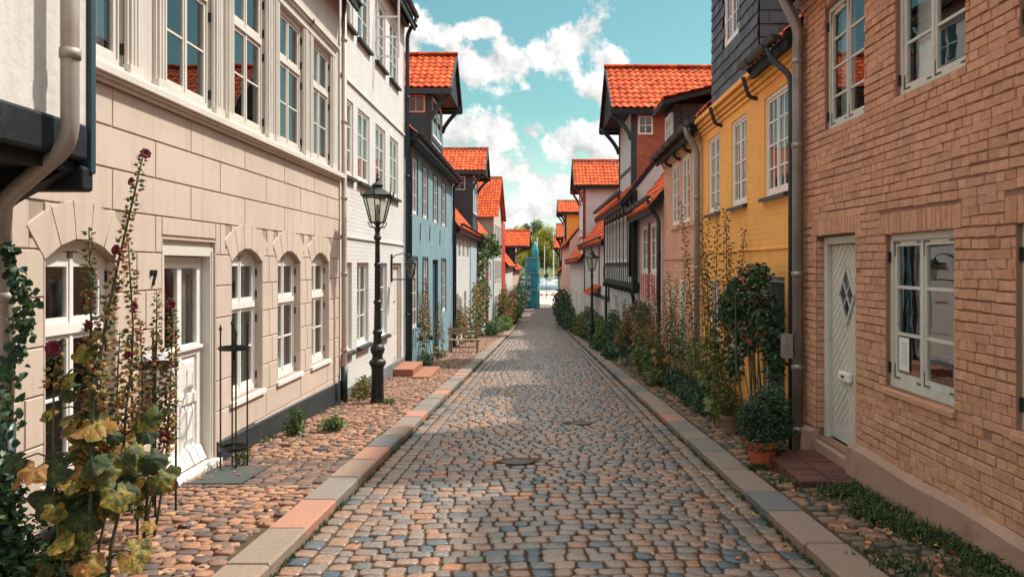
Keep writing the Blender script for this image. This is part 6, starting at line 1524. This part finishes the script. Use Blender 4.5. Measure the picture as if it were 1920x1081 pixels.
stalks('very tall hollyhock stalks reaching the upper yellow house windows', 2.6, 2.88, 12.0, 14.0, 6, 2.3, 3.45, leaf=18, budn=26, lean=.28)
stalks('thin hollyhock stalk beside the rose at the yellow house', 2.6, 2.8, 11.0, 11.6, 2, 2.5, 3.1, leaf=4, budn=40)
stalks('leaning hollyhock stalks crossing before the yellow house window', 2.45, 2.8, 11.2, 13.2, 6, 1.3, 2.4, leaf=26, budn=22, lean=.5, mat='leaf', pod='leaf')
stalks('half dry hollyhocks in front of the salmon house door', 2.4, 2.8, 17.0, 18.4, 6, 1.0, 2.0, leaf=28, budn=24, lean=.4, mat='leaf')
stalks('pale green hollyhocks at the corner of the timber framed house', 2.3, 2.7, 21.5, 24.5, 8, .9, 1.9, leaf=30, budn=24, mat='leaf', budr=1.6)
bush('loose green climber between the tall stalks and the yellow wall', 'bush', 'bush', [((2.78, 13.0, .1), (.14, .5, .55)), ((2.82, 12.2, -.2), (.12, .4, .35)), ((2.8, 14.3, .0), (.14, .5, .5)), ((2.8, 15.9, .1), (.14, .5, .6))], 1500, .07, 'leaf', 'bushes along the house fronts', stems=16)
bush('light green bush leaning on the pale low house', 'bush', 'bush', [((2.45, 38, -1.0), (.4, 1.6, .8)), ((2.35, 41, -1.3), (.4, 1.6, .7)), ((2.3, 45, -1.7), (.45, 2.2, .7))], 3000, .14, 'leaf', 'bushes along the house fronts', flow=('rosepink', .03, 1.2))
# climbing rose on the yellow house
c = []
H = bush('dense dark climbing rose covering the yellow house door', 'climbing plant', 'climbing_rose', [((2.72, 9.75, 1.15), (.20, .42, .42)), ((2.68, 10.35, 1.35), (.22, .45, .36)), ((2.62, 10.95, 1.15), (.16, .35, .30)), ((2.78, 9.45, .75), (.13, .22, .35)), ((2.75, 10.0, 1.62), (.14, .3, .16)), ((2.70, 10.4, .80), (.14, .35, .20)), ((2.6, 10.6, .45), (.10, .2, .22))], 2100, .085, 'darkleaf', flow=('rosepink', .03, .9), stems=8)
m = MB()
for _ in range(7):
    b = G(2.8 - R.random() * .2, 9.7 + R.random() * 1.2); t = Vector((b.x + R.uniform(-.15, .05), b.y + R.uniform(-.3, .3), R.uniform(.9, 1.5))); m.tube([b, b.lerp(t, .5) + Vector((R.gauss(0, .05), R.gauss(0, .05), 0)), t], [.013, .010, .006], 6)
m.build('cane', M['stem'], H)
# clipped shrub in a terracotta pot
def pot(x, y, r, h, label, mat='terracotta', group='clay flower pots', empty=False):
    z = pave_r(x, y) + .005; H = thing('flower_pot', label, 'flower pot', (x, y, z), group)
    m = MB(); m.lathe((x, y, z), [(r * .68, 0), (r * .9, h * .78), (r * 1.05, h * .78), (r * 1.10, h), (r * .98, h), (r * .93, h * .86)], 28); m.build('pot_body', M[mat], H, smooth=False)
    m = MB(); m.lathe((x, y, z), [(r * .9, h * .84), (r * .86, h * .86), (0.01, h * .88)], 20); m.build('soil', M['soil'], H); return z + h * .86
zt = pot(2.36, 8.45, .17, .27, 'bright terracotta pot beside the brick doorstep')
bush('round clipped dark shrub growing in the bright terracotta pot', 'shrub', 'shrub', [((2.44, 8.62, zt + .22), (.31, .32, .28)), ((2.36, 8.42, zt + .06), (.24, .2, .15)), ((2.52, 8.7, zt + .40), (.20, .24, .19)), ((2.24, 8.55, zt + .30), (.12, .14, .14)), ((2.6, 8.6, zt + .16), (.16, .18, .14))], 5200, .034, 'darkleaf', stems=8, asp=.62)
zt = pot(2.55, 10.6, .14, .24, 'weathered brown clay pot behind the clipped shrub', 'oldpot')
bush('wispy dry plant in the weathered clay pot', 'shrub', 'shrub', [((2.55, 10.6, zt + .16), (.18, .2, .2))], 420, .04, 'autumn', stems=14)
zt = pot(2.62, 9.75, .15, .26, 'dark clay pot half hidden left of the clipped shrub', 'oldpot')
bush('spreading green plant in the half hidden clay pot', 'shrub', 'shrub', [((2.62, 9.75, zt + .12), (.20, .22, .16))], 800, .042, 'darkleaf', stems=8)

# ================================================================== FAR END: teal sheeting, quay, water, trees
H = thing('scaffold', 'teal sheeted scaffold tower at the far left end of the street', 'scaffold', (-.7, 95, -3.3))
m = MB(); n = 40; per = [(-1.5, 93.0), (.05, 93.0), (.05, 98.0), (-1.5, 98.0), (-1.5, 93.0)]
def ring_pt(f):
    L = [0]; 
    for a, b in zip(per, per[1:]): L.append(L[-1] + math.dist(a, b))
    s = f * L[-1]
    for i in range(4):
        if s <= L[i + 1] + 1e-9: t = (s - L[i]) / (L[i + 1] - L[i]); return (per[i][0] + (per[i + 1][0] - per[i][0]) * t, per[i][1] + (per[i + 1][1] - per[i][1]) * t)
nz = 14; nf = 90
grid = [[None] * (nf + 1) for _ in range(nz + 1)]
for j in range(nz + 1):
    z = -3.2 + 5.9 * j / nz
    for i in range(nf + 1):
        x, y = ring_pt(i / nf); wv = .07 * math.sin(i * 1.9 + j * .4) + .05 * math.sin(j * 1.3 + i * .3); sag = -.05 * (j % 4 == 2)
        grid[j][i] = (x + wv * (1 if x > -.7 else -1) + sag, y + wv, z)
for j in range(nz):
    for i in range(nf): m.face([grid[j][i], grid[j][i + 1], grid[j + 1][i + 1], grid[j + 1][i]])
m.face([(-1.5, 93, 2.7), (.05, 93, 2.7), (.05, 98, 2.7), (-1.5, 98, 2.7)]); m.lathe((-.42, 93.5, 2.6), [(.45, 0), (.42, .9), (.22, 1.5), (.12, 1.9)], 7)
m.build('sheeting', M['tarp'], H, smooth=True)
for x in (-1.35, -.1):
    m = MB(); m.tube([(x, 92.85, -3.3), (x, 92.85, 3.2)], .03, 6); m.build('scaffold_pole', M['steel'], H)
for z in (-1.2, .8, 2.6):
    m = MB(); m.box(-1.5, .1, 92.7, 92.86, z, z + .06); m.build('scaffold_board', M['paleblue'], H)
m = MB()
for (x, z) in ((-1.1, -2.4), (-1.1, -.6), (-1.05, -1.7), (-1.1, .1)): m.box(x - .22, x + .22, 92.80, 92.84, z, z + .5)
m.build('white_panel', M['paleblue'], H)
m = MB(); m.face([(-150, 100, -3.42), (150, 100, -3.42), (150, 165, -3.5), (-150, 165, -3.5)]); m.face([(-150, 165, -3.5), (150, 165, -3.5), (150, 165, -5), (-150, 165, -5)]); m.face([(-4, 99, -3.31), (4, 99, -3.31), (12, 160, -3.4), (-12, 160, -3.4)]); struct(m.build('quay', M['quay']))
m = MB(); m.face([(-2500, 164.9, -4.4), (2500, 164.9, -4.4), (2500, 700, -4.4), (-2500, 700, -4.4)]); struct(m.build('water', M['water']))
m = MB()
for a, b, za, zb_ in ((330, 350, -4.6, -3), (350, 520, -3, 2), (520, 1500, 2, 22)): m.face([(-2500, a, za), (2500, a, za), (2500, b, zb_), (-2500, b, zb_)])
struct(m.build('far_bank', M['bank']))
H = thing('railing', 'dark metal railing along the quay edge', 'railing', (0, 150, -3.45))
for x in range(-12, 14, 2):
    m = MB(); m.tube([(x, 150, -3.5), (x, 150, -2.3)], .035, 6); m.build('post', M['iron'], H)
for z in (-2.3, -2.75):
    m = MB(); m.tube([(-12, 150, z), (12, 150, z)], .03, 6); m.build('rail', M['iron'], H)
H = thing('road_sign', 'round sign on a thin post at the harbour end of the street', 'sign', (1.15, 122, -3.4))
m = MB(); m.tube([(1.15, 122, -3.5), (1.15, 122, .5)], .04, 8); m.build('post', M['iron'], H); m = MB(); m.tube([(1.15, 121.9, .1), (1.15, 121.94, .1)], .36, 20); m.build('sign_disc', M['zincd'], H)
for i, (y, x0, x1) in enumerate(((118, .6, 3.2),)):
    H = thing('barrier', 'low red and white barrier across the end of the street', 'barrier', (2, y, -3.4))
    for k in range(8): m = MB(); a = x0 - .4 + k * .4; m.box(a, a + .39, y, y + .05, -2.75, -2.5); m.build('white_stripe' if k % 2 else 'red_stripe', M['white' if k % 2 else 'brightred'], H)
    for x in (x0, x1 - .6): m = MB(); m.box(x, x + .08, y + .06, y + .12, -3.5, -2.45); m.build('post', M['steel'], H)
def sailboat(x, y, s, label):
    H = thing('sailboat', label, 'sailboat', (x, y, -4.4), 'white boats moored in the harbour'); m = MB(); n = 10; vs = []
    for (q, z) in ((.55, -.1), (.9, .5), (1, 1.2)):
        for k in range(n): 
            t = k / (n - 1); vs.append((x - 4.5 * s + 9 * s * t, y - 1.3 * s * q * math.sin(min(1, (1 - t) * 1.6) * 1.57) , -4.4 + z * s))
        for k in range(n - 1, -1, -1):
            t = k / (n - 1); vs.append((x - 4.5 * s + 9 * s * t, y + 1.3 * s * q * math.sin(min(1, (1 - t) * 1.6) * 1.57), -4.4 + z * s))
    L = 2 * n; m.add(vs, [(r_ * L + k, r_ * L + (k + 1) % L, (r_ + 1) * L + (k + 1) % L, (r_ + 1) * L + k) for r_ in (0, 1) for k in range(L)] + [tuple(2 * L + k for k in range(L))]); m.build('hull', M['boat'], H)
    m = MB(); m.hexa([(x - 2.2 * s, y - .8 * s, -4.4 + 1.2 * s), (x + 1.5 * s, y - .7 * s, -4.4 + 1.2 * s), (x + 1.5 * s, y + .7 * s, -4.4 + 1.2 * s), (x - 2.2 * s, y + .8 * s, -4.4 + 1.2 * s), (x - 2 * s, y - .6 * s, -4.4 + 1.9 * s), (x + .8 * s, y - .5 * s, -4.4 + 1.8 * s), (x + .8 * s, y + .5 * s, -4.4 + 1.8 * s), (x - 2 * s, y + .6 * s, -4.4 + 1.9 * s)]); m.build('cabin', M['boat'], H)
    m = MB(); m.tube([(x + .6 * s, y, -4), (x + .6 * s, y, -4.4 + 14 * s)], .13 * s, 6); m.build('mast', M['boat'], H)
    m = MB(); m.tube([(x + .6 * s, y, -4.4 + 2.6 * s), (x - 3.8 * s, y, -4.4 + 2.6 * s)], .16 * s, 6); m.build('boom', M['paleblue'], H)
sailboat(3.2, 205, 1.05, 'white sailboat moored just behind the railing, right of the sheeting'); sailboat(-1, 228, 1.0, 'white sailboat moored partly behind the teal sheeting'); sailboat(6, 245, 1.0, 'white sailboat furthest right in the gap'); sailboat(1.4, 265, .9, 'small white sailboat furthest out in the harbour')
def tree(x, y, h, w, mat, label, n=2600, zb=-3):
    H = thing('tree', label, 'tree', (x, y, zb), 'trees across the harbour'); m = MB()
    m.tube([(x, y, zb - .5), (x + .2, y, zb + h * .3), (x, y, zb + h * .75)], [.5, .35, .12], 8)
    for k in range(6):
        a = k * 1.05; m.tube([(x, y, zb + h * (.25 + .07 * k)), (x + w * .3 * math.cos(a), y + w * .3 * math.sin(a), zb + h * (.45 + .07 * k))], [.2, .06], 5)
    m.build('trunk', M['woody'], H)
    m = MB(); cl = []
    for k in range(17): a = R.random() * 6.28; f = R.random(); rr_ = w * .5 * math.sqrt(1 - (f - .35) ** 2 * 1.6) * R.uniform(.2, .8); cl.append(((x + rr_ * math.cos(a), y + rr_ * math.sin(a), zb + h * (.25 + .66 * f)), w * R.uniform(.13, .24)))
    for c, r in cl:
        tb = R.uniform(-.25, .25)
        for _ in range(int(n * 1.5) // 17):
            d = Vector((R.gauss(0, 1), R.gauss(0, 1), R.gauss(0, .9))).normalized(); p = Vector(c) + d * r * R.uniform(.5, 1.1); m.quadleaf(p, (R.uniform(-1, 1), R.uniform(-1, 1), R.uniform(-1, .3)), d + Vector((0, 0, .6)), h * .032 * R.uniform(.6, 1.3), h * .022, min(1, max(0, .45 + tb + R.gauss(0, .18) + .15 * d.z)))
    m.build('crown', M[mat], H)
tree(3.0, 345, 23, 17, 'willow', 'tall yellow green tree across the harbour in the street gap', 9000)
tree(-3.0, 370, 27, 15, 'leaf', 'dark green tree peeking above the yellow one', 6000)
tree(-14, 350, 23, 15, 'leaf', 'green tree above the broad orange hoist roof', 6000)
tree(-8.5, 340, 21, 13, 'willow', 'yellowish tree between the hoist roof and the gap', 6000)
tree(9.5, 350, 19, 14, 'willow', 'lower yellow tree at the right of the gap', 6000)
tree(-24, 360, 19, 14, 'leaf', 'green tree hidden mostly behind the left gables', 2000)
tree(16, 355, 17, 13, 'leaf', 'green tree mostly behind the far right houses', 2000)
m = MB()
for _ in range(3500):
    x = R.uniform(-70, 70); m.quadleaf((x, 330 + R.random() * 8, -4 + R.random() * 3.4), (R.uniform(-1, 1), R.uniform(-1, 1), R.uniform(-1, .6)), (R.random() - .5, -1, .7), R.uniform(.7, 1.3), .7, R.random())
tag(m.build('shore_bushes', M['willow']), 'green bushes along the opposite shore', 'bushes', kind='stuff')
